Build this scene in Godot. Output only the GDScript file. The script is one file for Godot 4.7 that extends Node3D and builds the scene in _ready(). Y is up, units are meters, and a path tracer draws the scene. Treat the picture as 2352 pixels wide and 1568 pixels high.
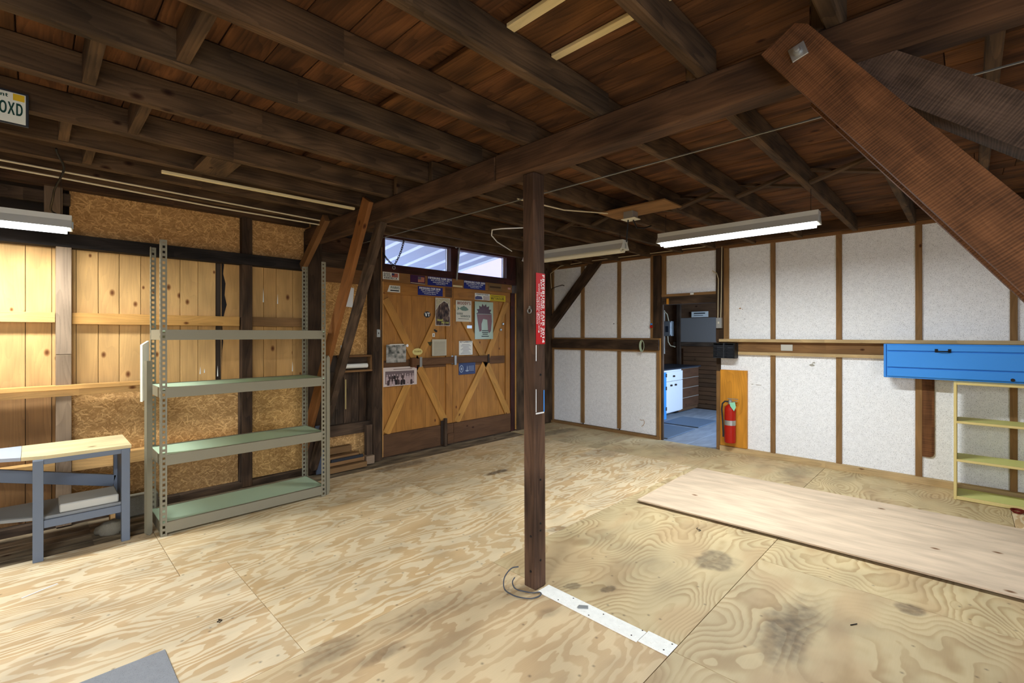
extends Node3D
# ---------------------------------------------------------------- mesh builder
class MB:
	var v := PackedVector3Array()
	var n := PackedVector3Array()
	var uv := PackedVector2Array()
	var col := PackedColorArray()
	var uv2 := PackedVector2Array()
	var g := 0
	var ts := Vector2(3.2, 0.64)
	var off := Vector2.ZERO
	var tint := Color.WHITE
	func uvof(p: Vector3, nn: Vector3) -> Vector2:
		var an := nn.abs()
		var a := 0
		if an.y >= an.x and an.y >= an.z:
			a = 1
		elif an.z >= an.x:
			a = 2
		var q: Vector2
		if a == g:
			q = Vector2(p[(g + 1) % 3], p[(g + 2) % 3])
		else:
			q = Vector2(p[g], p[3 - a - g])
		return Vector2(q.x / ts.x, q.y / ts.y) + off
	func tri(a: Vector3, b: Vector3, c: Vector3, nn: Vector3) -> void:
		if (b - a).cross(c - a).dot(nn) > 0.0:
			var t := b
			b = c
			c = t
		for p in [a, b, c]:
			v.append(p)
			n.append(nn)
			uv.append(uvof(p, nn))
			col.append(tint)
	func quad(a: Vector3, b: Vector3, c: Vector3, d: Vector3, nn: Vector3) -> void:
		tri(a, b, c, nn)
		tri(a, c, d, nn)
	func triuv(p: Array, nn: Vector3, t: Array) -> void:
		var o := [0, 1, 2]
		if (p[1] - p[0]).cross(p[2] - p[0]).dot(nn) > 0.0:
			o = [0, 2, 1]
		for i in o:
			v.append(p[i])
			n.append(nn)
			uv.append(t[i])
			col.append(tint)
	func smooth(p: Array, nn: Array) -> void:
		for k in [[0, 1, 2], [0, 2, 3]]:
			var o: Array = k
			if (p[o[1]] - p[o[0]]).cross(p[o[2]] - p[o[0]]).dot(nn[o[0]] + nn[o[1]] + nn[o[2]]) > 0.0:
				o = [o[0], o[2], o[1]]
			for i in o:
				v.append(p[i])
				n.append(nn[i])
				uv.append(uvof(p[i], nn[i]))
				col.append(tint)
	func fv(c: Vector3, h: Vector3, ch: float, a: int, s: int, sb: int, sc: int) -> Vector3:
		var p := Vector3.ZERO
		p[a] = s * h[a]
		p[(a + 1) % 3] = sb * (h[(a + 1) % 3] - ch)
		p[(a + 2) % 3] = sc * (h[(a + 2) % 3] - ch)
		return p + c
	func box(c: Vector3, size: Vector3, ch := 0.0) -> void:
		var h := size / 2.0
		ch = minf(ch, minf(h.x, minf(h.y, h.z)) * 0.6)
		for a in 3:
			for s in [-1, 1]:
				var nn := Vector3.ZERO
				nn[a] = s
				quad(fv(c, h, ch, a, s, -1, -1), fv(c, h, ch, a, s, 1, -1), fv(c, h, ch, a, s, 1, 1), fv(c, h, ch, a, s, -1, 1), nn)
		if ch <= 0.0:
			return
		for a in 3:
			var b := (a + 1) % 3
			for sa in [-1, 1]:
				for sb in [-1, 1]:
					var nn := Vector3.ZERO
					nn[a] = sa
					nn[b] = sb
					quad(fv(c, h, ch, a, sa, sb, -1), fv(c, h, ch, a, sa, sb, 1), fv(c, h, ch, b, sb, 1, sa), fv(c, h, ch, b, sb, -1, sa), nn.normalized())
		for sx in [-1, 1]:
			for sy in [-1, 1]:
				for sz in [-1, 1]:
					tri(fv(c, h, ch, 0, sx, sy, sz), fv(c, h, ch, 1, sy, sz, sx), fv(c, h, ch, 2, sz, sx, sy), Vector3(sx, sy, sz).normalized())
	# convex or concave polygon (x, y) pushed out along z from z0 to z1
	func prism(poly: PackedVector2Array, z0: float, z1: float) -> void:
		var idx := Geometry2D.triangulate_polygon(poly)
		for k in range(0, idx.size(), 3):
			for zz in [[z0, -1.0], [z1, 1.0]]:
				tri(Vector3(poly[idx[k]].x, poly[idx[k]].y, zz[0]), Vector3(poly[idx[k + 1]].x, poly[idx[k + 1]].y, zz[0]), Vector3(poly[idx[k + 2]].x, poly[idx[k + 2]].y, zz[0]), Vector3(0, 0, zz[1]))
		var cw := Geometry2D.is_polygon_clockwise(poly)
		for i in poly.size():
			var a := poly[i]
			var b := poly[(i + 1) % poly.size()]
			var e := (b - a).normalized()
			var nn := Vector3(e.y, -e.x, 0)
			if cw:
				nn = -nn
			quad(Vector3(a.x, a.y, z0), Vector3(b.x, b.y, z0), Vector3(b.x, b.y, z1), Vector3(a.x, a.y, z1), nn)
	func tube(pts: PackedVector3Array, r: float, sides := 8, closed := false) -> void:
		var rings := []
		var m := pts.size()
		var last := Vector3.ZERO
		for i in m:
			var d: Vector3
			if closed:
				d = (pts[(i + 1) % m] - pts[(i - 1 + m) % m]).normalized()
			else:
				d = (pts[mini(i + 1, m - 1)] - pts[maxi(i - 1, 0)]).normalized()
			var s: Vector3
			if last == Vector3.ZERO:
				s = d.cross(Vector3.UP if absf(d.y) < 0.9 else Vector3.RIGHT).normalized()
			else:
				s = (last - d * last.dot(d)).normalized()
			last = s
			var w := d.cross(s)
			var ring := []
			for k in sides:
				var an := TAU * k / sides
				ring.append([pts[i] + (s * cos(an) + w * sin(an)) * r, s * cos(an) + w * sin(an)])
			rings.append(ring)
		for i in (m if closed else m - 1):
			var A: Array = rings[i]
			var B: Array = rings[(i + 1) % m]
			for k in sides:
				var j := (k + 1) % sides
				smooth([A[k][0], A[j][0], B[j][0], B[k][0]], [A[k][1], A[j][1], B[j][1], B[k][1]])
		if not closed:
			for e in [[0, 1], [m - 1, m - 2]]:
				var nn: Vector3 = (pts[e[0]] - pts[e[1]]).normalized()
				for k in sides:
					tri(pts[e[0]], rings[e[0]][k][0], rings[e[0]][(k + 1) % sides][0], nn)
	# profile of (radius, height) turned about y
	func lathe(c: Vector3, prof: Array, segs := 20) -> void:
		for i in prof.size() - 1:
			var a: Vector2 = prof[i]
			var b: Vector2 = prof[i + 1]
			var e := (b - a).normalized()
			var nr := Vector2(e.y, -e.x)
			for k in segs:
				var t0 := TAU * k / segs
				var t1 := TAU * (k + 1) / segs
				var d0 := Vector3(cos(t0), 0, sin(t0))
				var d1 := Vector3(cos(t1), 0, sin(t1))
				var n0 := d0 * nr.x + Vector3.UP * nr.y
				var n1 := d1 * nr.x + Vector3.UP * nr.y
				smooth([c + d0 * a.x + Vector3.UP * a.y, c + d1 * a.x + Vector3.UP * a.y, c + d1 * b.x + Vector3.UP * b.y, c + d0 * b.x + Vector3.UP * b.y], [n0, n1, n1, n0])
	func mesh() -> ArrayMesh:
		var arr := []
		arr.resize(Mesh.ARRAY_MAX)
		arr[Mesh.ARRAY_VERTEX] = v
		arr[Mesh.ARRAY_NORMAL] = n
		arr[Mesh.ARRAY_TEX_UV] = uv
		arr[Mesh.ARRAY_COLOR] = col
		if uv2.size() == v.size():
			arr[Mesh.ARRAY_TEX_UV2] = uv2
		var m := ArrayMesh.new()
		m.add_surface_from_arrays(Mesh.PRIMITIVE_TRIANGLES, arr)
		return m

var rng := RandomNumberGenerator.new()
var used := {}
var M := {}

func numbered(called: String) -> String:
	var k: int = used.get(called, 0)
	used[called] = k + 1
	return called if k == 0 else "%s_%03d" % [called, k]

func thing(called: String, label: String, category: String, at := Vector3.ZERO, group := "") -> Node3D:
	var o := Node3D.new()
	o.name = numbered(called)
	add_child(o)
	o.position = at
	meta(o, label, category, group)
	return o

func meta(o: Node3D, label: String, category: String, group := "") -> void:
	o.set_meta("label", label)
	o.set_meta("category", category)
	if group:
		o.set_meta("group", group)

func struct(called: String, label: String) -> Node3D:
	var o := Node3D.new()
	o.name = called
	add_child(o)
	o.set_meta("kind", "structure")
	o.set_meta("label", label)
	return o

func put(called: String, b: MB, mat: Material, parent: Node3D, at := Vector3.ZERO, basis := Basis.IDENTITY) -> MeshInstance3D:
	var o := MeshInstance3D.new()
	o.mesh = b.mesh()
	o.material_override = null
	o.mesh.surface_set_material(0, mat)
	o.name = called
	parent.add_child(o, true)
	o.transform = Transform3D(basis, at)
	return o

func solo(called: String, b: MB, mat: Material, label: String, category: String, group := "", at := Vector3.ZERO, basis := Basis.IDENTITY) -> MeshInstance3D:
	var o := put(numbered(called), b, mat, self, at, basis)
	meta(o, label, category, group)
	return o

func shade(k := 0.12) -> Color:
	var f := 1.0 + rng.randf_range(-k, k)
	var w := rng.randf_range(-k, k) * 0.35
	return Color(f * (1 + w), f, f * (1 - w))

func wood(size: Vector3, grain: int, ch: float, tint: Color) -> MB:
	var b := MB.new()
	b.g = grain
	b.tint = tint
	var l := minf(size[grain] / 2.0 / b.ts.x, 0.5)
	b.off = Vector2(rng.randf_range(l, 1.0 - l), rng.randf_range(0.15, 0.85))
	b.box(Vector3.ZERO, size, ch)
	return b

# a board between two corners
func bd(called: String, mat: Material, parent: Node3D, x0: float, x1: float, y0: float, y1: float, z0: float, z1: float, grain := -1, tint := Color.WHITE, ch := 0.002) -> MeshInstance3D:
	var s := Vector3(absf(x1 - x0), absf(y1 - y0), absf(z1 - z0))
	if grain < 0:
		grain = 0 if s.x >= s.y and s.x >= s.z else (1 if s.y >= s.z else 2)
	return put(called, wood(s, grain, ch, tint), mat, parent, Vector3(x0 + x1, y0 + y1, z0 + z1) / 2.0 - abs_of(parent))

func abs_of(p: Node3D) -> Vector3:
	var o := Vector3.ZERO
	while p != self and p != null:
		o += p.position
		p = p.get_parent() as Node3D
	return o

# a stick from a to b: width w along "side", thickness t along the third way
func stick(called: String, mat: Material, parent: Node3D, a: Vector3, b: Vector3, w: float, t: float, side: Vector3, tint := Color.WHITE, ch := 0.002) -> MeshInstance3D:
	var d := (b - a).normalized()
	var s := (side - d * side.dot(d)).normalized()
	return put(called, wood(Vector3(a.distance_to(b), t, w), 0, ch, tint), mat, parent, (a + b) / 2.0 - abs_of(parent), Basis(d, s.cross(d), s))

var font_bold: SystemFont
func lettering(called: String, text: String, parent: Node3D, at: Vector3, right: Vector3, up: Vector3, w: float, h: float, mat: Material, f: Font = null) -> void:
	var t := TextMesh.new()
	t.text = text
	t.font = f if f else font_bold
	t.font_size = 32
	t.pixel_size = 0.01
	t.depth = 0.02
	t.curve_step = 4.0
	t.material = mat
	var o := MeshInstance3D.new()
	o.name = called
	o.mesh = t
	parent.add_child(o, true)
	var bb := t.get_aabb()
	var sx := w / maxf(bb.size.x, 0.001)
	var sy := h / maxf(bb.size.y, 0.001)
	var nn := right.cross(up)
	o.transform = Transform3D(Basis(right * sx, up * sy, nn * 0.03), at - abs_of(parent) - right * sx * bb.get_center().x - up * sy * bb.get_center().y)

# ---------------------------------------------------------------- textures
func noise(s: int, freq := 1.0, oct := 3) -> FastNoiseLite:
	var f := FastNoiseLite.new()
	f.seed = s
	f.noise_type = FastNoiseLite.TYPE_SIMPLEX_SMOOTH
	f.frequency = freq
	f.fractal_type = FastNoiseLite.FRACTAL_FBM
	f.fractal_octaves = oct
	return f

func tex(w: int, h: int, data: PackedByteArray) -> ImageTexture:
	return ImageTexture.create_from_image(Image.create_from_data(w, h, false, Image.FORMAT_RGB8, data))

# wood grain, a 3.2 m by 0.64 m piece; the value is a share of the board's own colour
func wood_tex(s: int, ring: float, streak: float, blotch: float, knots: int, saw := 0.0) -> ImageTexture:
	var w := 1024
	var h := 256
	var data := PackedByteArray()
	data.resize(w * h * 3)
	var a := noise(s, 1.0, 2)
	var c := noise(s + 9, 1.0, 3)
	var r := RandomNumberGenerator.new()
	r.seed = s
	var kn := []
	for i in knots:
		kn.append(Vector3(r.randf_range(0, 3.2), r.randf_range(0, 0.64), r.randf_range(0.008, 0.016)))
	var p := 0
	for y in h:
		var Y := y * 0.64 / h
		for x in w:
			var X := x * 3.2 / w
			var yy := Y
			var dark := 0.0
			for k in kn:
				var dx: float = (X - k.x) * 0.6
				var dy: float = Y - k.y
				var dd := dx * dx + dy * dy
				if dd < 0.006:
					yy += dy * 0.0006 / (dd + 0.0006)
					var e := sqrt(dd) / float(k.z)
					dark = maxf(dark, clampf(1.35 - e, 0.0, 1.0))
			var wob := a.get_noise_2d(X * 0.7, yy * 5.0)
			var t := fposmod((yy * 26.0 + wob * 3.0), 1.0)
			var val := 1.0 - ring * t * t
			val -= streak * (0.5 + 0.5 * c.get_noise_2d(X * 2.5, yy * 90.0))
			val -= blotch * clampf(0.5 + 0.9 * a.get_noise_2d(X * 2.2 + 50.0, Y * 7.0), 0.0, 1.0)
			if saw > 0.0:
				val -= saw * (0.5 + 0.5 * sin(X * 420.0 + 2.0 * a.get_noise_2d(X * 3.0, Y * 3.0) + c.get_noise_2d(X * 40.0, 3.0) * 3.0)) * (0.6 + 0.4 * c.get_noise_2d(X * 6.0, Y * 6.0))
			val = clampf(val, 0.05, 1.0)
			var kd := dark * 0.6
			data[p] = int(255.0 * val * (1.0 - kd * 0.8))
			data[p + 1] = int(255.0 * val * (1.0 - kd))
			data[p + 2] = int(255.0 * val * (1.0 - kd * 1.15))
			p += 3
	return tex(w, h, data)

# face veneer of a plywood sheet, 2.44 m by 1.22 m; kind 0: broad long figure, kind 1: fine lines round eyes
func ply_tex(s: int, kind: int, n_bands: float, light: Color, dark: Color, patches: int) -> ImageTexture:
	var w := 1280
	var h := 640
	var data := PackedByteArray()
	data.resize(w * h * 3)
	var a := noise(s, 1.0, 2)
	var b := noise(s + 3, 1.0, 3)
	var r := RandomNumberGenerator.new()
	r.seed = s
	var pa := []
	for i in patches:
		pa.append(Vector3(r.randf_range(0.1, 2.3), r.randf_range(0.1, 1.1), r.randf_range(0.018, 0.03)))
	var pink := Color(dark.r * 1.04, dark.g * 0.97, dark.b * 0.98)
	var p := 0
	for y in h:
		var Y := y * 1.22 / h
		for x in w:
			var X := x * 2.44 / w
			var k := 0.0
			var c := light
			if kind == 0:
				var f := a.get_noise_2d(X * 0.42, Y * 2.0) * n_bands + b.get_noise_2d(X * 3.2, Y * 9.0) * 0.75 + Y * 5.0
				var t := fposmod(f, 1.0)
				var cut := 0.50 + 0.38 * b.get_noise_2d(X * 0.9 + 30.0, Y * 3.0)
				k = smoothstep(cut - 0.10, cut + 0.06, t) * (1.0 - smoothstep(0.965, 1.0, t))
				k *= 0.78 + 0.35 * a.get_noise_2d(X * 1.3 + 70.0, Y * 3.0)
				k += 0.10 * b.get_noise_2d(X * 6.0, Y * 130.0)
			else:
				var f := a.get_noise_2d(X * 0.8, Y * 1.5) * n_bands + b.get_noise_2d(X * 3.2, Y * 5.0) * 0.6
				var t := fposmod(f, 1.0)
				var soft := 0.5 + 0.75 * a.get_noise_2d(X * 1.2 + 20.0, Y * 1.8)
				k = smoothstep(0.30, 0.90, t) * (1.0 - smoothstep(0.93, 1.0, t)) * clampf(soft, 0.1, 0.85)
				var pk := smoothstep(-0.05, 0.35, b.get_noise_2d(X * 1.1 + 11.0, Y * 2.2))
				c = light.lerp(pink, pk * 0.30)
				k += 0.07 * b.get_noise_2d(X * 6.0, Y * 110.0)
			k = clampf(k, -0.12, 1.0)
			var tone := 1.0 + 0.07 * a.get_noise_2d(X * 2.0 + 9.0, Y * 3.0)
			for q in pa:
				var dx: float = (X - q.x) * 0.45
				var dy: float = Y - q.y
				var e := sqrt(dx * dx + dy * dy) / float(q.z)
				if e < 1.0:
					k = 0.25 + 0.2 * b.get_noise_2d(X * 8.0, Y * 70.0) + (0.3 if e > 0.86 else 0.0)
			data[p] = int(clampf(lerpf(c.r, dark.r, k) * tone, 0, 1) * 255.0)
			data[p + 1] = int(clampf(lerpf(c.g, dark.g, k) * tone, 0, 1) * 255.0)
			data[p + 2] = int(clampf(lerpf(c.b, dark.b, k) * tone, 0, 1) * 255.0)
			p += 3
	return tex(w, h, data)

# oil stains, scuffs and grime on the floor, laid out over the whole room
func stain_tex() -> ImageTexture:
	var w := 980
	var h := 840
	var im := Image.create(w, h, false, Image.FORMAT_RGB8)
	im.fill(Color.WHITE)
	var nz := noise(500, 1.0, 3)
	var n2 := noise(501, 1.0, 4)
	# centre x, z, radii, turn, strength, edge softness
	var spots := [[2.60, -0.645, 0.36, 0.11, 0.0, 0.36, 0.9], [3.06, -1.17, 0.16, 0.12, 0.4, 0.32, 0.5], [2.29, -1.475, 0.05, 0.025, 0.3, 0.3, 0.3], [2.18, -1.637, 0.05, 0.03, 0.6, 0.28, 0.3], [3.40, -3.56, 0.14, 0.05, 0.0, 0.42, 0.4], [3.23, -0.22, 0.07, 0.06, 0.0, 0.32, 0.5], [1.885, -1.572, 0.07, 0.04, 0.2, 0.18, 0.8], [1.115, -1.907, 0.14, 0.05, 0.0, 0.22, 0.7], [1.46, -2.02, 0.30, 0.10, 0.1, 0.12, 0.9], [0.95, -2.10, 0.16, 0.08, 0.0, 0.18, 0.8], [2.71, -2.217, 0.10, 0.05, 0.2, 0.22, 0.5], [2.9, -4.5, 0.5, 0.10, 0.0, 0.3, 0.8], [5.4, -4.4, 0.5, 0.12, 0.1, 0.28, 0.7], [4.9, -3.2, 0.4, 0.2, 0.3, 0.14, 0.9], [5.6, -1.3, 0.35, 0.15, 0.0, 0.14, 0.8], [1.3, -4.3, 0.5, 0.08, 0.0, 0.2, 0.8]]
	for y in h:
		var z := y * 8.4 / h - 5.1
		for x in w:
			var X := x * 9.8 / w - 3.6
			var d := 0.0
			for q in spots:
				var dx: float = X - q[0]
				var dz: float = z - q[1]
				if absf(dx) > 0.8 or absf(dz) > 0.8:
					continue
				var u: float = (dx * cos(q[4]) + dz * sin(q[4])) / q[2]
				var v: float = (-dx * sin(q[4]) + dz * cos(q[4])) / q[3]
				var e := sqrt(u * u + v * v) + 0.4 * nz.get_noise_2d(X * 5.0, z * 5.0)
				d = maxf(d, float(q[5]) * (1.0 - smoothstep(1.0 - float(q[6]) * 0.7, 1.0 + float(q[6]) * 0.3, e)) * (0.85 + 0.5 * n2.get_noise_2d(X * 20.0, z * 20.0)))
			var grime := clampf(n2.get_noise_2d(X * 1.3, z * 2.2) * 0.9 - 0.15, 0.0, 0.4) * 0.22
			d = clampf(d + grime, 0.0, 0.8)
			if n2.get_noise_2d(X * 60.0 + 400.0, z * 60.0) > 0.64:
				d = maxf(d, 0.35)
			im.set_pixel(x, y, Color(1.0 - d * 0.92, 1.0 - d * 0.94, 1.0 - d * 0.9))
	return ImageTexture.create_from_image(im)

func osb_tex(s: int) -> ImageTexture:
	var w := 640
	var im := Image.create(w, w, false, Image.FORMAT_RGB8)
	im.fill(Color(0.68, 0.52, 0.31))
	var r := RandomNumberGenerator.new()
	r.seed = s
	for i in 3800:
		var c := Vector2(r.randf() * w, r.randf() * w)
		var an := r.randf_range(-0.9, 0.9) + (PI / 2 if r.randf() < 0.3 else 0.0)
		var L := r.randf_range(18, 46)
		var T := r.randf_range(3, 8)
		var k := r.randf_range(-0.16, 0.17)
		var base := Color(0.74 + k * 0.8, 0.575 + k * 0.75, 0.36 + k * 0.6)
		var d := Vector2(cos(an), sin(an))
		var o := Vector2(-d.y, d.x)
		var steps := int(L * 1.1)
		var wid := int(T * 1.1)
		for a in steps:
			for b in wid:
				var q := c + d * (a / 1.1) + o * (b / 1.1)
				var e := 0.03 * sin(b * 2.2 + i)
				if b == 0:
					e -= 0.07
				im.set_pixel(posmod(int(q.x), w), posmod(int(q.y), w), Color(base.r + e, base.g + e, base.b + e))
	return ImageTexture.create_from_image(im)

func speckle_tex(s: int, ground: Color, dots: int, dot: Color) -> ImageTexture:
	var w := 512
	var im := Image.create(w, w, false, Image.FORMAT_RGB8)
	im.fill(ground)
	var r := RandomNumberGenerator.new()
	r.seed = s
	var nz := noise(s, 0.02, 3)
	for y in w:
		for x in w:
			var k := 1.0 + 0.03 * nz.get_noise_2d(x, y) + r.randf_range(-0.012, 0.012)
			im.set_pixel(x, y, Color(ground.r * k, ground.g * k, ground.b * k))
	for i in dots:
		var c := Vector2(r.randf() * w, r.randf() * w)
		var d := Vector2.from_angle(r.randf() * TAU)
		var L := r.randi_range(1, 3)
		var k := r.randf_range(0.25, 1.0)
		for a in L:
			var q := c + d * a
			im.set_pixel(posmod(int(q.x), w), posmod(int(q.y), w), ground.lerp(dot, k))
	return ImageTexture.create_from_image(im)

func mat(col: Color, rough := 0.8, t: Texture2D = null, bump := 0.0, metal := 0.0) -> StandardMaterial3D:
	var m := StandardMaterial3D.new()
	m.albedo_color = col
	m.roughness = rough
	m.metallic = metal
	m.metallic_specular = 0.35
	m.vertex_color_use_as_albedo = true
	if t:
		m.albedo_texture = t
		if bump > 0.0:
			m.heightmap_enabled = true
			m.heightmap_texture = t
			m.heightmap_scale = bump
	return m

func tri_mat(col: Color, t: Texture2D, size: float, rough := 0.85, bump := 0.0) -> StandardMaterial3D:
	var m := mat(col, rough, t, bump)
	m.uv1_triplanar = true
	m.uv1_world_triplanar = true
	m.uv1_scale = Vector3.ONE / size
	return m

func make_materials() -> void:
	var t_old := wood_tex(11, 0.13, 0.20, 0.28, 5)
	var t_beam := wood_tex(21, 0.10, 0.22, 0.28, 3)
	var t_pine := wood_tex(31, 0.035, 0.07, 0.09, 14)
	var t_fir := wood_tex(41, 0.07, 0.10, 0.10, 8)
	var t_sawn := wood_tex(51, 0.05, 0.10, 0.18, 2, 0.32)
	var t_pale := wood_tex(61, 0.03, 0.06, 0.09, 3)
	M.joist = mat(Color(0.42, 0.32, 0.215), 0.9, t_old, 0.15)
	M.plank = mat(Color(0.48, 0.31, 0.175), 0.9, t_old, 0.12)
	M.beam = mat(Color(0.40, 0.285, 0.19), 0.88, t_beam, 0.2)
	M.post = mat(Color(0.42, 0.31, 0.23), 0.8, t_beam, 0.15)
	M.black_beam = mat(Color(0.20, 0.17, 0.15), 0.9, t_old, 0.2)
	M.sawn = mat(Color(0.52, 0.345, 0.21), 0.85, t_sawn, 0.25)
	M.grey_sawn = mat(Color(0.42, 0.34, 0.28), 0.9, t_sawn, 0.2)
	M.orange = mat(Color(0.60, 0.39, 0.20), 0.8, t_fir, 0.08)
	M.pine = mat(Color(0.86, 0.68, 0.43), 0.75, t_pine, 0.05)
	M.stud = mat(Color(0.62, 0.53, 0.43), 0.85, t_fir, 0.08)
	M.rail = mat(Color(0.88, 0.69, 0.43), 0.75, t_fir, 0.06)
	M.brown = mat(Color(0.57, 0.42, 0.26), 0.85, t_fir, 0.1)
	M.wstud = mat(Color(0.60, 0.455, 0.285), 0.85, t_fir, 0.1)
	M.sill = mat(Color(0.82, 0.70, 0.50), 0.85, t_fir, 0.06)
	M.weathered = mat(Color(0.38, 0.30, 0.225), 0.9, t_old, 0.25)
	M.door = mat(Color(0.70, 0.48, 0.22), 0.6, t_fir, 0.05)
	M.doorbrace = mat(Color(0.80, 0.58, 0.28), 0.6, t_fir, 0.05)
	M.kick = mat(Color(0.41, 0.285, 0.18), 0.75, t_fir, 0.06)
	M.redframe = mat(Color(0.32, 0.16, 0.12), 0.6, t_old, 0.08)
	M.yellowpine = mat(Color(0.88, 0.60, 0.20), 0.5, t_fir, 0.04)
	M.paleboard = mat(Color(0.88, 0.80, 0.60), 0.8, t_pale, 0.04)
	M.loose = mat(Color(0.88, 0.785, 0.665), 0.8, t_pale, 0.04)
	M.dirtfloor = mat(Color(0.66, 0.57, 0.44), 0.95, t_old, 0.15)
	M.osb = tri_mat(Color(1, 1, 1), osb_tex(5), 0.95, 0.8, 0.12)
	M.speck = tri_mat(Color(1, 1, 1), speckle_tex(8, Color(0.925, 0.93, 0.925), 7000, Color(0.30, 0.30, 0.29)), 0.75, 0.8, 0.05)
	M.ply = []
	var stains := stain_tex()
	for a in [[101, 0, 6.0, Color(0.89, 0.81, 0.66), Color(0.79, 0.66, 0.48), 3], [131, 0, 5.0, Color(0.885, 0.80, 0.64), Color(0.80, 0.67, 0.48), 2], [151, 1, 9.0, Color(0.775, 0.695, 0.525), Color(0.655, 0.55, 0.385), 2], [171, 1, 7.0, Color(0.775, 0.695, 0.53), Color(0.66, 0.555, 0.395), 2], [191, 0, 4.0, Color(0.83, 0.735, 0.57), Color(0.75, 0.63, 0.465), 2]]:
		var m := mat(Color.WHITE, 0.62, ply_tex(a[0], a[1], a[2], a[3], a[4], a[5]), 0.02)
		m.detail_enabled = true
		m.detail_albedo = stains
		m.detail_blend_mode = BaseMaterial3D.BLEND_MODE_MUL
		m.detail_uv_layer = BaseMaterial3D.DETAIL_UV_2
		M.ply.append(m)
	M.white = mat(Color(0.86, 0.86, 0.84), 0.5)
	M.offwhite = mat(Color(0.82, 0.80, 0.72), 0.6)
	M.lampwhite = mat(Color(0.80, 0.80, 0.76), 0.4)
	M.shelfmetal = mat(Color(0.52, 0.495, 0.41), 0.45, null, 0, 0.15)
	M.shelftop = mat(Color(0.74, 0.83, 0.70), 0.5, null, 0, 0.0)
	M.galv = mat(Color(0.68, 0.69, 0.68), 0.4, null, 0, 0.7)
	M.steel = mat(Color(0.55, 0.55, 0.53), 0.4, null, 0, 0.8)
	M.iron = mat(Color(0.22, 0.18, 0.15), 0.7, null, 0, 0.4)
	M.benchblue = mat(Color(0.40, 0.43, 0.465), 0.5)
	M.boxblue = mat(Color(0.24, 0.56, 0.88), 0.45)
	M.lime = mat(Color(0.82, 0.82, 0.50), 0.5)
	M.limeedge = mat(Color(0.82, 0.74, 0.48), 0.7)
	M.black = mat(Color(0.08, 0.08, 0.08), 0.5)
	M.darkgrey = mat(Color(0.16, 0.17, 0.19), 0.6)
	M.void = mat(Color(0.33, 0.28, 0.23), 0.95)
	M.red = mat(Color(0.64, 0.11, 0.06), 0.35)
	M.stickred = mat(Color(0.74, 0.08, 0.10), 0.5)
	M.ink = mat(Color(0.10, 0.10, 0.12), 0.6)
	M.inkwhite = mat(Color(0.92, 0.92, 0.90), 0.6)
	M.paper = mat(Color(0.84, 0.83, 0.78), 0.8)
	M.cord = mat(Color(0.30, 0.31, 0.33), 0.6)
	M.wire = mat(Color(0.62, 0.62, 0.58), 0.5, null, 0, 0.3)
	M.cream_wire = mat(Color(0.78, 0.72, 0.58), 0.6)
	M.mat_grey = tri_mat(Color(1, 1, 1), speckle_tex(18, Color(0.58, 0.585, 0.59), 9000, Color(0.42, 0.43, 0.44)), 0.5, 0.9, 0.08)
	M.foam = mat(Color(0.72, 0.71, 0.66), 0.9)
	M.rubble = tri_mat(Color(1, 1, 1), speckle_tex(28, Color(0.44, 0.41, 0.34), 8000, Color(0.7, 0.66, 0.58)), 0.4, 0.9, 0.3)
	M.blue2 = mat(Color(0.25, 0.55, 0.78), 0.5)
	M.matblue = mat(Color(0.40, 0.45, 0.50), 0.8)
	M.floor2 = mat(Color(0.62, 0.64, 0.66), 0.8, t_pale, 0.04)
	M.canopy = mat(Color(0.66, 0.665, 0.71), 0.6)
	M.canopyrib = mat(Color(0.92, 0.92, 0.95), 0.6)
	M.pinkwall = mat(Color(0.62, 0.545, 0.60), 0.8)
	M.ground = mat(Color(0.70, 0.70, 0.68), 0.95)
	M.glass = mat(Color(0.9, 0.95, 1.0, 0.06), 0.02)
	M.glass.transparency = BaseMaterial3D.TRANSPARENCY_ALPHA
	M.glass.vertex_color_use_as_albedo = false

func lamp_glow(c: Color, e: float) -> StandardMaterial3D:
	var m := mat(Color(0.95, 0.95, 0.95), 0.4)
	m.emission_enabled = true
	m.emission = c
	m.emission_energy_multiplier = e
	return m

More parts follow.
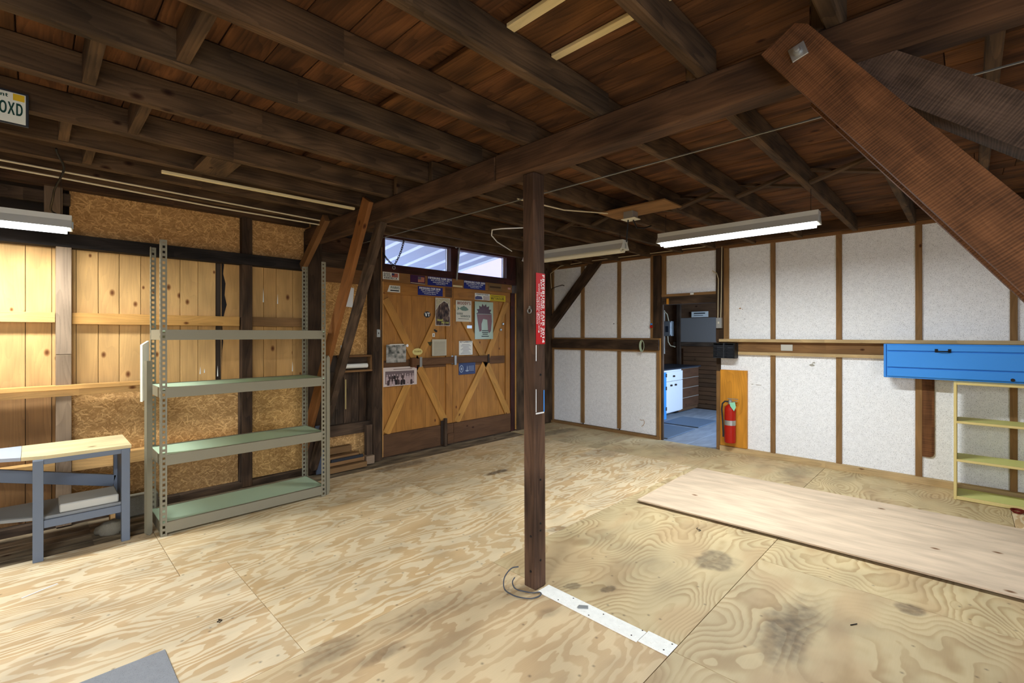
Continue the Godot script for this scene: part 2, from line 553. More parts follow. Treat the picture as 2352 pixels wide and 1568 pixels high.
# ---------------------------------------------------------------- scene
func _ready() -> void:
	rng.seed = 7
	# camera: level, shifted lens, 1.45 m above the floor, looking into the far corner
	var cam := Camera3D.new()
	cam.name = "camera"
	cam.projection = Camera3D.PROJECTION_FRUSTUM
	cam.near = 0.05
	cam.far = 200.0
	cam.size = 0.05 * 1568.0 / 1075.0
	cam.frustum_offset = Vector2(0.0, -0.05 * 16.0 / 1075.0)
	cam.position = Vector3(0, 1.45, 0)
	cam.rotation_degrees = Vector3(0, -45.7, 0)
	add_child(cam)
	cam.current = true
	var env := Environment.new()
	env.background_mode = Environment.BG_SKY
	var sky := Sky.new()
	var sm := ProceduralSkyMaterial.new()
	sm.sky_top_color = Color(0.62, 0.72, 0.92)
	sm.sky_horizon_color = Color(0.86, 0.90, 0.97)
	sm.ground_horizon_color = Color(0.62, 0.64, 0.66)
	sm.ground_bottom_color = Color(0.45, 0.45, 0.45)
	sm.sky_energy_multiplier = 2.6
	sm.ground_energy_multiplier = 2.6
	sky.sky_material = sm
	env.sky = sky
	env.tonemap_mode = Environment.TONE_MAPPER_LINEAR
	env.tonemap_exposure = 1.32
	env.sdfgi_enabled = true
	env.ssao_enabled = true
	env.ssil_enabled = true
	var we := WorldEnvironment.new()
	we.environment = env
	add_child(we)
	font_bold = SystemFont.new()
	font_bold.font_names = PackedStringArray(["Droid Sans"])
	font_bold.font_weight = 700
	make_materials()
	build_ceiling()
	build_floor()
	build_back_wall()
	build_doors()
	build_right_wall()
	build_hidden_walls()
	build_outside()
	build_next_room()
	build_timbers()
	build_lamps()
	build_shelving()
	build_bench()
	build_right_things()
	build_floor_things()
	build_door_papers()
	build_overhead_things()
	build_bay_things()

func build_ceiling() -> void:
	var c := struct("ceiling", "dark brown plank ceiling on rough joists")
	bd("deck", M.plank, c, -3.6, 6.2, 2.71, 2.78, -5.15, 3.3)
	var x := -3.55
	while x < 6.08:
		var w := rng.randf_range(0.155, 0.215)
		if absf(x - 1.31) < 0.09:
			x = 1.31
		var z := -5.02
		while z < 3.2:
			var l := rng.randf_range(2.2, 3.1)
			var z1 := minf(z + l, 3.2)
			var k := rng.randf_range(0.6, 1.25)
			bd("plank", M.plank, c, x, minf(x + w - 0.004, 6.1), 2.672 + rng.randf_range(0, 0.003), 2.70, z, z1 - 0.003, 2, Color(k * 1.02, k * rng.randf_range(0.97, 1.08), k * rng.randf_range(0.85, 1.05)), 0.003)
			z = z1
		x += w
	# two pale nailing strips between the planks
	bd("strip", M.paleboard, c, 1.30, 1.345, 2.655, 2.672, -1.30, -0.72, 2)
	bd("strip", M.paleboard, c, 1.575, 1.612, 2.655, 2.672, -1.30, -0.72, 2)
	# joists, lapped on the main beam
	for z in [0.62, 0.14, -0.34, -0.80, -1.33, -1.81, -2.285, -2.775, -3.28, -3.68, -4.07, -4.47]:
		bd("joist", M.joist, c, -3.5, 2.045 + rng.randf_range(-0.01, 0.01), 2.53, 2.672, z - 0.026, z + 0.026, 0, shade(0.15), 0.006)
	for z in [0.55, 0.10, -0.36, -0.82, -1.32, -1.80, -2.27, -2.69, -3.20, -3.70, -4.16, -4.55]:
		var o := -0.058 if z > -3.0 else 0.05
		bd("joist", M.joist, c, 1.96, 6.0, 2.53, 2.672, z - 0.024 + o * 0.5, z + 0.024 + o * 0.5, 0, shade(0.15), 0.006)
	# herringbone bridging
	var rz := [-0.36, -0.82, -1.32, -1.80, -2.27, -2.69, -3.20, -3.70]
	for i in rz.size() - 1:
		var o := -0.03
		stick("bridging", M.joist, c, Vector3(3.92, 2.655, rz[i] - 0.026 + o), Vector3(3.92, 2.545, rz[i + 1] + 0.026 + o), 0.06, 0.018, Vector3.RIGHT, shade(0.1))
		stick("bridging", M.joist, c, Vector3(3.985, 2.545, rz[i] - 0.026 + o), Vector3(3.985, 2.655, rz[i + 1] + 0.026 + o), 0.06, 0.018, Vector3.RIGHT, shade(0.1))
	# solid blocking at the joists over the camera's side
	for a in [[0.40, -1.81, -2.285], [0.15, -2.285, -2.775], [0.36, -2.775, -3.28], [0.10, -3.28, -3.68], [0.22, -3.68, -4.07]]:
		bd("blocking", M.joist, c, a[0], a[0] + 0.045, 2.54, 2.668, a[2] + 0.027, a[1] - 0.027, 2, shade(0.1))
	bd("blocking", M.joist, c, 0.74, 0.93, 2.53, 2.566, -3.66, -3.31, 2, shade(0.1))

func sheet(parent: Node3D, x0: float, x1: float, z0: float, z1: float, m: Material, k := 1.0) -> void:
	var b := MB.new()
	b.tint = Color(k, k, k)
	var s := Vector3(x1 - x0 - 0.003, 0.016, z1 - z0 - 0.003)
	b.ts = Vector2(2.44, 1.22)
	b.g = 0
	b.off = Vector2(0.5, 0.5) if rng.randf() < 0.5 else Vector2(0.5, 0.5) + Vector2(rng.randf_range(-0.5 + s.x / 4.88, 0.5 - s.x / 4.88), 0.0)
	if rng.randf() < 0.5:
		b.ts.x = -2.44
	if rng.randf() < 0.5:
		b.ts.y = -1.22
	b.box(Vector3.ZERO, s, 0.0012)
	for q in b.v:
		b.uv2.append(Vector2((q.x + (x0 + x1) / 2 + 3.6) / 9.8, (q.z + (z0 + z1) / 2 + 5.1) / 8.4))
	put("plywood_sheet", b, m, parent, Vector3((x0 + x1) / 2, -0.008, (z0 + z1) / 2))

func build_floor() -> void:
	var f := struct("floor", "worn plywood sheet floor")
	bd("subfloor", M.dirtfloor, f, -3.6, 6.2, -0.12, -0.018, -5.1, 3.3, 0)
	# old floor boards showing along the back wall
	var z := -5.0
	while z < -4.3:
		bd("old_board", M.dirtfloor, f, -3.5, 0.9, -0.018, -0.010, z, z + 0.136, 0, shade(0.12))
		bd("old_board", M.dirtfloor, f, 0.903, 6.05, -0.018, -0.010, z, z + 0.136, 0, shade(0.12))
		z += 0.14
	var A: Material = M.ply[0]
	var B: Material = M.ply[1]
	var C: Material = M.ply[2]
	var D: Material = M.ply[3]
	# far row
	sheet(f, -1.81, 0.62, -4.31, -3.39, A)
	sheet(f, 0.62, 2.57, -4.61, -3.39, B)
	sheet(f, 2.57, 5.01, -4.61, -3.39, B, 0.88)
	sheet(f, 5.01, 6.05, -4.92, -3.39, D, 0.9)
	# second row
	sheet(f, -1.57, 0.87, -3.39, -2.17, A, 1.02)
	sheet(f, 0.87, 3.29, -3.39, -2.17, B)
	sheet(f, 3.29, 5.05, -3.39, -2.17, A, 0.9)
	sheet(f, 5.05, 6.05, -3.39, -2.17, D)
	sheet(f, -3.5, -1.57, -3.39, -2.17, B)
	# third row, on both sides of the sill line under the beam
	sheet(f, -2.83, -0.39, -2.17, -0.97, A)
	sheet(f, -0.39, 2.05, -2.17, -0.97, M.ply[4], 1.0)
	sheet(f, 2.05, 4.30, -2.17, -0.97, C)
	sheet(f, 4.30, 6.05, -2.17, -1.12, D)
	sheet(f, 4.30, 6.05, -1.12, 0.25, C)
	# fourth row
	sheet(f, -3.5, -0.95, -0.97, 0.25, B)
	sheet(f, -0.95, 1.49, -0.97, 0.25, B)
	sheet(f, 1.49, 2.05, -0.97, 0.25, D, 1.04)
	sheet(f, 2.05, 3.28, -0.97, 0.25, D)
	sheet(f, 3.28, 4.30, -0.97, 0.25, C)
	for q in [[-3.5, -1.1], [-1.1, 1.3], [1.3, 3.7], [3.7, 6.05]]:
		sheet(f, q[0], q[1], 0.25, 1.47, A)
		sheet(f, q[0], q[1], 1.47, 2.69, B)

func build_back_wall() -> void:
	var w := struct("wall_back", "old barn wall of boards and particle board behind studs")
	# backing outside the boards
	bd("siding", M.void, w, -3.6, 2.85, -0.1, 2.20, -5.16, -5.06, 0)
	bd("siding", M.void, w, 0.20, 2.85, 2.20, 2.72, -5.16, -5.06, 0)
	bd("siding", M.void, w, -3.6, 0.25, 2.10, 2.80, -5.62, -5.56, 0)
	bd("siding", M.void, w, -3.6, 0.25, 2.72, 2.80, -5.56, -5.06, 0)
	bd("siding", M.void, w, -3.6, 0.25, 2.10, 2.16, -5.56, -5.16, 0)
	bd("siding", M.void, w, 0.20, 0.25, 2.16, 2.72, -5.56, -5.16, 1)
	bd("siding", M.void, w, -3.66, -3.6, 2.10, 2.80, -5.62, -5.06, 1)
	bd("siding", M.void, w, 5.08, 6.25, -0.1, 2.72, -5.16, -5.02, 0)
	bd("siding", M.void, w, 2.85, 5.08, 2.63, 2.72, -5.16, -5.0, 0)
	# vertical pine boards, each its own
	var edges := [-0.62, -0.46, -0.32, -0.18, -0.035, 0.105, 0.241, 0.371, 0.501, 0.642, 0.78, 0.918, 1.052, 1.192]
	for i in edges.size() - 1:
		bd("board", M.pine, w, edges[i], edges[i + 1] - 0.003, 1.0, 2.16, -5.03, -5.008, 1, shade(0.07))
	for e in [[1.236, 1.406], [1.406, 1.50], [1.50, 1.604], [1.604, 1.722], [1.722, 1.883], [1.883, 2.02]]:
		bd("board", M.pine, w, e[0], e[1] - 0.003, 1.0, 2.16, -5.03, -5.008, 1, Color(0.86, 0.80, 0.72) * shade(0.08))
	# lower boards of the bay behind the bench
	for i in range(0, 6):
		bd("board", M.brown, w, edges[i], edges[i + 1] - 0.003, 0.0, 1.0, -5.03, -5.010, 1, Color(1.2, 1.05, 0.9) * shade(0.1))
	# particle board
	bd("osb_panel", M.osb, w, 0.21, 1.39, 0.0, 1.02, -5.03, -5.004, 0)
	bd("osb_panel", M.osb, w, 1.47, 2.05, 0.0, 1.02, -5.03, -5.004, 0, Color(0.98, 0.98, 0.86))
	bd("osb_panel", M.osb, w, 0.20, 1.385, 2.16, 2.66, -5.02, -4.985, 0, Color(0.95, 0.88, 0.8))
	bd("osb_panel", M.osb, w, 1.475, 2.06, 2.16, 2.62, -5.02, -4.985, 0, Color(0.95, 0.88, 0.8))
	bd("dark_panel", M.brown, w, -3.5, -0.62, 0.0, 2.18, -5.04, -5.0, 0)
	bd("lintel_board", M.weathered, w, -3.5, 0.205, 2.44, 2.53, -4.99, -4.95, 0, Color(1.5, 1.4, 1.2))
	bd("top_plate", M.beam, w, -3.5, 2.0, 2.56, 2.67, -4.98, -4.88, 0)
	# tar smear beside the open joint, and pale drips
	var tar := mat(Color(0.13, 0.11, 0.10), 0.9)
	var zz := PackedVector2Array([Vector2(1.236, 1.02), Vector2(1.242, 1.30), Vector2(1.25, 1.38), Vector2(1.243, 1.55), Vector2(1.262, 1.66), Vector2(1.28, 1.73), Vector2(1.262, 1.82), Vector2(1.27, 1.93), Vector2(1.25, 2.02), Vector2(1.258, 2.11), Vector2(1.236, 2.12)])
	var tb := MB.new()
	tb.prism(zz, -5.0085, -5.007)
	put("tar_smear", tb, tar, w)
	for q in [[1.067, 1.09, 0.07], [1.10, 1.10, 0.04], [1.205, 1.06, 0.10], [1.60, 1.77, 0.14], [1.734, 1.76, 0.10], [1.879, 1.07, 0.10], [1.72, 1.42, 0.07]]:
		tb = MB.new()
		tb.prism(PackedVector2Array([Vector2(q[0] - 0.006, q[1]), Vector2(q[0] + 0.005, q[1]), Vector2(q[0] + 0.003, q[1] + q[2] * 0.6), Vector2(q[0], q[1] + q[2]), Vector2(q[0] - 0.003, q[1] + q[2] * 0.5)]), -5.0085, -5.0072)
		put("white_drip", tb, M.paper, w)
	# studs
	bd("stud", M.stud, w, 0.123, 0.209, 1.30, 2.14, -5.005, -4.90, 1, Color(0.9, 0.9, 0.9))
	bd("stud", M.stud, w, 0.123, 0.209, 0.0, 1.297, -5.005, -4.90, 1, Color(0.85, 0.83, 0.8))
	bd("stud", M.stud, w, 0.06, 0.16, 2.215, 2.56, -5.0, -4.91, 1, Color(0.72, 0.66, 0.6))
	bd("stud", M.weathered, w, 1.385, 1.475, 0.0, 2.62, -5.005, -4.92, 1, Color(0.9, 0.8, 0.7))
	bd("stud", M.weathered, w, 1.372, 1.386, 0.0, 1.02, -5.0, -4.94, 1, Color(1.5, 1.3, 1.1))
	# girts
	bd("girt", M.black_beam, w, -3.5, 2.0, 2.112, 2.213, -5.0, -4.89, 0)
	bd("girt", M.rail, w, -3.4, 0.12, 1.54, 1.617, -5.006, -4.935, 0)
	bd("girt", M.rail, w, 0.21, 1.372, 1.53, 1.618, -5.006, -4.945, 0, Color(0.92, 0.82, 0.62))
	bd("girt", M.brown, w, 1.478, 1.96, 1.53, 1.62, -5.006, -4.96, 0)
	bd("girt", M.rail, w, -3.4, 0.72, 1.035, 1.068, -4.94, -4.865, 0, Color(0.95, 0.88, 0.75))
	bd("girt", M.rail, w, -3.4, 0.70, 0.985, 1.035, -4.95, -4.885, 0)
	bd("girt", M.rail, w, -3.4, 0.12, 0.405, 0.49, -5.0, -4.91, 0)
	bd("girt", M.rail, w, 0.21, 1.37, 0.40, 0.498, -5.0, -4.91, 0)
	bd("sill", M.weathered, w, -3.5, 2.1, -0.01, 0.05, -5.03, -4.93, 0)
	# bay between the beam's wall post and the door post
	bd("wall_post", M.weathered, w, 1.985, 2.13, 0.0, 2.53, -5.0, -4.87, 1, Color(0.75, 0.68, 0.6))
	bd("osb_panel", M.osb, w, 2.13, 2.70, 1.22, 2.02, -5.0, -4.97, 0, Color(0.95, 0.9, 0.8))
	bd("upper_board", M.brown, w, 2.13, 2.70, 2.02, 2.18, -5.0, -4.965, 0, Color(0.8, 0.7, 0.65))
	bd("upper_board", M.weathered, w, 2.13, 2.70, 2.18, 2.34, -5.0, -4.96, 0)
	bd("upper_board", M.weathered, w, 2.13, 2.70, 2.34, 2.53, -5.0, -4.965, 0, Color(0.9, 0.7, 0.6))
	var xx := 2.13
	for i in 6:
		bd("old_board", M.weathered, w, xx, xx + 0.088, 0.46, 1.04, -5.0, -4.965 + rng.randf_range(-0.008, 0.008), 1, shade(0.35))
		xx += 0.094
	bd("split_lath", M.paleboard, w, 2.425, 2.44, 0.62, 0.95, -4.965, -4.955, 1, Color(0.7, 0.65, 0.5))
	bd("girt", M.weathered, w, 2.13, 2.71, 0.345, 0.465, -5.0, -4.90, 0, Color(1.15, 1.1, 1.05))
	bd("osb_panel", M.osb, w, 2.13, 2.70, 0.0, 0.345, -5.0, -4.97, 0)
	# niche shelf
	bd("niche_board", M.brown, w, 2.34, 2.71, 1.20, 1.22, -4.97, -4.87, 0, Color(0.75, 0.7, 0.65))
	bd("niche_board", M.brown, w, 2.34, 2.71, 1.035, 1.055, -4.97, -4.86, 0)
	bd("niche_board", M.weathered, w, 2.34, 2.71, 1.055, 1.20, -4.97, -4.955, 0)
	bd("niche_board", M.brown, w, 2.69, 2.71, 1.055, 1.20, -4.955, -4.87, 1)
	# door posts
	bd("door_post", M.weathered, w, 2.705, 2.80, 0.0, 2.53, -5.0, -4.84, 1, Color(0.85, 0.8, 0.75))
	bd("door_post", M.weathered, w, 2.80, 2.838, 0.0, 2.53, -5.0, -4.87, 1, Color(1.05, 1.0, 0.9))
	bd("door_stop", M.rail, w, 2.838, 2.858, 0.02, 2.07, -5.0, -4.885, 1, Color(0.9, 0.78, 0.6))
	bd("door_post", M.redframe, w, 5.0, 5.085, 0.0, 2.07, -5.0, -4.90, 1)
	bd("door_stop", M.rail, w, 5.085, 5.105, 0.02, 2.07, -5.0, -4.89, 1, Color(0.8, 0.7, 0.5))
	bd("door_post", M.weathered, w, 5.105, 5.30, 0.0, 2.66, -5.02, -4.88, 1, Color(1.1, 1.05, 0.95))
	bd("end_board", M.weathered, w, 5.30, 6.06, 0.0, 2.66, -5.02, -4.97, 1)
	# header board under the transom and trims round it
	bd("header_board", M.brown, w, 2.845, 5.02, 2.072, 2.19, -5.0, -4.90, 0, Color(1.0, 0.92, 0.78))
	bd("head_trim", M.offwhite, w, 2.85, 5.15, 2.615, 2.65, -5.0, -4.86, 0, Color(0.9, 0.86, 0.8))
	bd("top_plate", M.beam, w, 2.0, 6.05, 2.66, 2.672, -5.0, -4.82, 0)
	# transom window
	var t := struct("window_1", "pair of long low transom panes over the barn doors")
	bd("frame_rail", M.redframe, t, 2.845, 5.09, 2.19, 2.28, -5.0, -4.89, 0)
	bd("frame_rail", M.redframe, t, 2.845, 5.09, 2.587, 2.62, -5.0, -4.89, 0)
	bd("frame_stile", M.redframe, t, 2.845, 2.885, 2.28, 2.587, -5.0, -4.89, 1)
	bd("frame_stile", M.redframe, t, 3.85, 3.972, 2.28, 2.587, -5.0, -4.88, 1)
	bd("frame_stile", M.redframe, t, 4.90, 5.09, 2.28, 2.587, -5.0, -4.89, 1)
	for q in [[2.885, 3.85], [3.972, 4.90]]:
		var b := MB.new()
		b.box(Vector3.ZERO, Vector3(q[1] - q[0], 0.307, 0.003))
		put("pane", b, M.glass, t, Vector3((q[0] + q[1]) / 2, 2.4335, -4.96))
		bd("glazing_bead", M.canopyrib, t, q[1] - 0.012, q[1], 2.28, 2.587, -4.975, -4.955, 1)

func door_leaf(called: String, label: String, x0: float, x1: float, cx: float, cy: float, arms: Array) -> void:
	var d := struct(called, label)
	var n := 5
	for i in n:
		var a := lerpf(x0, x1, float(i) / n)
		bd("panel_board", M.door, d, a, lerpf(x0, x1, float(i + 1) / n) - 0.0015, 0.03, 2.07, -4.97, -4.94, 1, Color(1, 1, 1) * shade(0.04), 0.001)
	bd("stile", M.door, d, x0, x0 + 0.02, 0.28, 1.93, -4.94, -4.92, 1, Color(1.05, 1, 0.9))
	bd("stile", M.door, d, x1 - 0.11 if called == "door_1" else x0 + 0.02, x1 if called == "door_1" else x0 + 0.10, 0.28, 1.93, -4.94, -4.92, 1, shade(0.04))
	bd("rail", M.door, d, x0, x1, 1.93, 2.072, -4.94, -4.915, 0, Color(0.9, 0.88, 0.85))
	bd("rail", M.kick, d, x0 + 0.02, x1 - 0.11, 1.03, 1.14, -4.94, -4.921, 0, Color(1.3, 1.2, 1.1))
	if called == "door_2":
		bd("stile", M.door, d, x1 - 0.09, x1, 0.28, 1.93, -4.94, -4.92, 1, shade(0.04))
	for p in arms:
		stick("brace", M.doorbrace, d, Vector3(p[0], p[1], -4.9272), Vector3(cx, cy, -4.9272), 0.10, 0.017, Vector3(1, 0, 0), Color(p[2], p[2] * 0.97, p[2] * 0.92))
	bd("kick_board", M.kick, d, x0, x1, 0.01, 0.272, -4.94, -4.905, 0, shade(0.08))

func build_doors() -> void:
	door_leaf("door_1", "orange brown barn door leaf with crossed braces, next to the shelving", 2.86, 3.912, 3.35, 1.10, [[2.905, 1.87, 0.86], [3.80, 1.90, 0.92], [2.92, 0.28, 1.08], [3.79, 0.30, 0.88]])
	door_leaf("door_2", "orange brown barn door leaf with crossed braces, next to the white wall", 3.918, 4.998, 4.51, 1.07, [[3.96, 1.86, 0.85], [4.93, 1.93, 0.9], [3.98, 0.28, 1.12], [4.97, 0.25, 1.12]])
	var s := thing("door_bar", "dark wooden locking bar lying across both barn doors", "bar", Vector3(3.9, 1.11, -4.89))
	bd("bar", M.kick, s, 3.30, 4.53, 1.07, 1.155, -4.9, -4.86, 0, Color(1.35, 1.25, 1.05))
	bd("stub", M.kick, s, 3.235, 3.30, 1.05, 1.165, -4.905, -4.855, 0, Color(1.1, 0.9, 0.8))
	for x in [3.36, 3.905, 4.50]:
		var b := MB.new()
		b.box(Vector3(0, -0.055, 0.0), Vector3(0.035, 0.012, 0.07), 0.002)
		b.box(Vector3(0, 0.0, 0.036), Vector3(0.035, 0.125, 0.006), 0.001)
		b.box(Vector3(0, 0.0, -0.032), Vector3(0.035, 0.125, 0.006), 0.001)
		put("bracket", b, M.iron if x > 4 else M.steel, s, Vector3(x - 3.9, 0.0, 0.0))
	bd("threshold", M.weathered, struct("trim_1", "worn wooden threshold under the barn doors"), 2.84, 5.1, -0.015, 0.028, -5.08, -4.925, 0)
	# bolt and foot block at the meeting edge
	var f := thing("door_bolt", "rusty upright bolt low on the meeting edge of the barn doors", "bolt", Vector3(3.76, 0.02, -4.89))
	bd("bolt_plate", M.iron, f, 3.70, 3.80, 0.02, 0.33, -4.905, -4.893, 1)
	bd("bolt_rod", M.weathered, f, 3.735, 3.775, 0.0, 0.36, -4.893, -4.86, 1)
	bd("foot_block", M.kick, f, 3.79, 3.89, 0.02, 0.15, -4.905, -4.87, 0)
	var h := thing("hasp", "small square metal strike plate on the post beside the door", "plate", Vector3(2.77, 1.43, -4.84))
	bd("plate", M.steel, h, 2.745, 2.79, 1.42, 1.51, -4.84, -4.832, 1)
	bd("slot", M.black, h, 2.762, 2.772, 1.455, 1.475, -4.833, -4.830, 1)

func build_right_wall() -> void:
	var w := struct("wall_right", "stud wall lined with white speckled panels")
	var X := 6.05
	# slab with the doorway cut out (z -3.005 to -2.29, up to 1.87)
	bd("siding", M.void, w, 6.12, 6.2, -0.1, 2.72, -5.1, -3.16, 2)
	bd("siding", M.void, w, 6.12, 6.2, -0.1, 2.72, -2.28, 3.3, 2)
	bd("siding", M.void, w, 6.12, 6.2, 1.97, 2.72, -3.16, -2.28, 2)
	# panels: upper row, lower row
	var pz := [[-4.945, -4.39], [-4.33, -3.73], [-3.676, -3.19]]
	for q in pz:
		bd("panel", M.speck, w, X + 0.028, X + 0.05, 1.39, 2.56, q[0] - 0.02, q[1] + 0.02, 1)
	for q in [[-4.945, -4.39], [-4.33, -3.73], [-3.676, -3.10]]:
		bd("panel", M.speck, w, X + 0.028, X + 0.05, 0.04, 1.23, q[0] - 0.02, q[1] + 0.01, 1)
	bd("panel", M.speck, w, X + 0.028, X + 0.05, 1.98, 2.56, -2.97, -2.28, 1)
	var uz := [[-2.15, -1.668], [-1.618, -1.025], [-0.974, -0.376], [-0.325, 0.262], [0.309, 0.90], [0.95, 1.55], [1.60, 2.20], [2.25, 3.2]]
	for q in uz:
		bd("panel", M.speck, w, X + 0.028, X + 0.05, 1.385, 2.56, q[0] - 0.02, q[1] + 0.02, 1)
	uz[0] = [-2.23, -1.668]
	for q in uz:
		bd("panel", M.speck, w, X + 0.028, X + 0.05, 0.03, 1.23, q[0] - 0.02, q[1] + 0.02, 1)
	# studs
	bd("stud", M.wstud, w, X, X + 0.09, 0.0, 2.55, -5.0, -4.945, 1, shade(0.08))
	for q in [[-4.39, -4.33], [-3.73, -3.676], [-1.668, -1.618], [-1.025, -0.974], [-0.376, -0.325], [0.262, 0.309], [0.90, 0.95], [1.55, 1.60], [2.20, 2.25]]:
		bd("stud", M.wstud, w, X + 0.006, X + 0.09, 1.39, 2.55, q[0], q[1], 1, shade(0.1))
		bd("stud", M.wstud, w, X + 0.006, X + 0.09, 0.06, 1.22, q[0], q[1], 1, shade(0.1))
	# posts each side of the doorway
	bd("door_post", M.wstud, w, X + 0.005, X + 0.1, 1.37, 2.54, -3.195, -3.14, 1, Color(0.9, 0.85, 0.8))
	bd("door_post", M.weathered, w, X - 0.02, X + 0.04, 1.40, 2.54, -3.14, -3.03, 1, Color(0.7, 0.65, 0.6))
	bd("door_post", M.wstud, w, X - 0.005, X + 0.06, 0.0, 1.23, -3.10, -3.055, 1)
	bd("door_jamb", M.rail, w, X - 0.01, X + 0.03, 0.0, 1.90, -3.055, -3.03, 1, Color(0.75, 0.68, 0.55))
	bd("door_jamb", M.weathered, w, X - 0.01, X + 0.03, 0.0, 1.90, -3.03, -3.005, 1, Color(0.95, 0.9, 0.85))
	bd("lintel", M.weathered, w, X, X + 0.12, 1.86, 1.965, -3.03, -2.29, 2)
	bd("lintel", M.wstud, w, X, X + 0.09, 1.965, 2.0, -3.03, -2.26, 2)
	bd("door_post", M.wstud, w, X + 0.005, X + 0.1, 1.9, 2.54, -3.03, -2.97, 1)
	bd("door_jamb", M.wstud, w, X + 0.005, X + 0.03, 0.0, 0.99, -2.29, -2.235, 1, Color(0.9, 0.85, 0.75))
	bd("door_post", M.weathered, w, X - 0.01, X + 0.1, 1.36, 2.54, -2.29, -2.20, 1, Color(0.75, 0.7, 0.65))
	bd("door_post", M.wstud, w, X + 0.005, X + 0.1, 1.36, 2.54, -2.20, -2.14, 1)
	bd("door_post", M.weathered, w, X + 0.01, X + 0.05, 0.98, 1.38, -2.29, -2.24, 1)
	# girt: a dark timber by the corner, a ledge between two strips farther on
	bd("girt", M.weathered, w, X - 0.045, X + 0.05, 1.235, 1.375, -4.93, -3.05, 2, Color(0.85, 0.8, 0.75))
	bd("girt", M.wstud, w, X - 0.01, X + 0.04, 1.375, 1.40, -4.945, -3.05, 2)
	bd("girt", M.wstud, w, X - 0.01, X + 0.04, 1.205, 1.235, -4.945, -3.05, 2)
	bd("girt", M.brown, w, X + 0.02, X + 0.06, 1.24, 1.36, -2.24, 3.2, 2, Color(0.95, 0.95, 0.95))
	bd("girt", M.sill, w, X - 0.05, X + 0.05, 1.36, 1.395, -2.24, 3.2, 2)
	bd("girt", M.sill, w, X - 0.02, X + 0.05, 1.205, 1.24, -2.05, 3.2, 2)
	bd("patch", M.foam, w, X + 0.012, X + 0.021, 1.262, 1.335, -1.56, -1.44, 2)
	# plates
	bd("top_plate", M.beam, w, X - 0.08, X + 0.05, 2.56, 2.67, -5.0, 3.2, 2)
	bd("top_plate", M.wstud, w, X - 0.005, X + 0.05, 2.525, 2.56, -5.0, 3.2, 2, Color(0.8, 0.7, 0.65))
	bd("sole_plate", M.wstud, w, X - 0.03, X + 0.05, -0.01, 0.035, -5.0, -3.05, 2)
	bd("sole_plate", M.sill, w, X - 0.035, X + 0.05, -0.01, 0.062, -2.235, 3.2, 2)
	# diagonal brace in the corner
	stick("corner_brace", M.weathered, w, Vector3(X - 0.01, 1.60, -5.0), Vector3(X - 0.01, 2.64, -4.01), 0.155, 0.07, Vector3(0, 1, 0), Color(0.8, 0.75, 0.7))
	# scars and stains on the white panels
	var tan1 := mat(Color(0.66, 0.52, 0.36), 0.9)
	var grey1 := mat(Color(0.62, 0.61, 0.56), 0.9)
	for q in [[-2.012, 1.771, 0.035, 0.02, tan1], [-1.985, 1.76, 0.012, 0.01, tan1], [-1.252, 1.11, 0.05, 0.035, grey1], [-1.235, 1.135, 0.03, 0.02, grey1], [-3.80, 1.613, 0.022, 0.02, M.ink], [-3.745, 1.617, 0.012, 0.02, tan1], [-2.063, 1.628, 0.02, 0.008, M.ink], [-1.96, 1.64, 0.02, 0.006, M.ink], [-1.80, 0.845, 0.08, 0.012, grey1], [-1.87, 0.85, 0.03, 0.014, grey1]]:
		var mb := MB.new()
		var ol := PackedVector2Array()
		for i in 9:
			var rr := rng.randf_range(0.6, 1.1)
			ol.append(Vector2(q[0] + cos(TAU * i / 9) * q[2] / 2 * rr, q[1] + sin(TAU * i / 9) * q[3] / 2 * rr))
		mb.prism(ol, 0.0, 0.0012)
		put("panel_scar", mb, q[4], w, Vector3(X + 0.0285, 0, 0), Basis(Vector3(0, 0, 1), Vector3(0, 1, 0), Vector3(-1, 0, 0)))
	var rb := MB.new()
	rb.tube(PackedVector3Array([Vector3(X + 0.028, 0.23, -3.37), Vector3(X + 0.028, 0.225, -3.34), Vector3(X + 0.028, 0.235, -3.31), Vector3(X + 0.028, 0.19, -3.30), Vector3(X + 0.028, 0.15, -3.325), Vector3(X + 0.028, 0.14, -3.345)]), 0.004, 5)
	put("panel_scar", rb, tan1, w)
	# knotty pine board and a stained strip
	bd("pine_panel", M.yellowpine, w, X - 0.012, X + 0.03, 0.065, 1.01, -2.235, -1.922, 1)
	var b := MB.new()
	b.g = 1
	b.off = Vector2(0.3, 0.4)
	var poly := PackedVector2Array()
	for p in [[-0.325, 1.205], [-0.325, 0.262], [-0.27, 0.262], [-0.245, 0.275], [-0.236, 0.30], [-0.236, 1.205]]:
		poly.append(Vector2(p[0], p[1]))
	b.prism(poly, 0.0, 0.02)
	put("stained_strip", b, M.sawn, w, Vector3(X + 0.03, 0, 0), Basis(Vector3(0, 0, 1), Vector3(0, 1, 0), Vector3(-1, 0, 0)))

func build_hidden_walls() -> void:
	var a := struct("wall_left", "plain board wall out of view beyond the bench")
	bd("boards", M.brown, a, -3.6, -3.5, -0.1, 2.72, -5.1, 3.3, 1)
	# a wide open barn doorway behind the camera
	var b := struct("wall_front", "board wall with an open doorway behind the camera")
	bd("boards", M.brown, b, -3.6, -2.4, -0.1, 2.72, 3.2, 3.3, 1)
	bd("boards", M.brown, b, 0.6, 6.2, -0.1, 2.72, 3.2, 3.3, 1)
	bd("boards", M.brown, b, -2.4, 0.6, 2.3, 2.72, 3.2, 3.3, 0)
	var d := AreaLight3D.new()
	d.name = "doorway_daylight"
	add_child(d)
	d.area_size = Vector2(2.9, 2.2)
	d.light_color = Color(1.0, 0.98, 0.95)
	d.light_energy = 5.0
	d.area_range = 30.0
	d.shadow_enabled = true
	d.position = Vector3(-0.9, 1.2, 3.18)

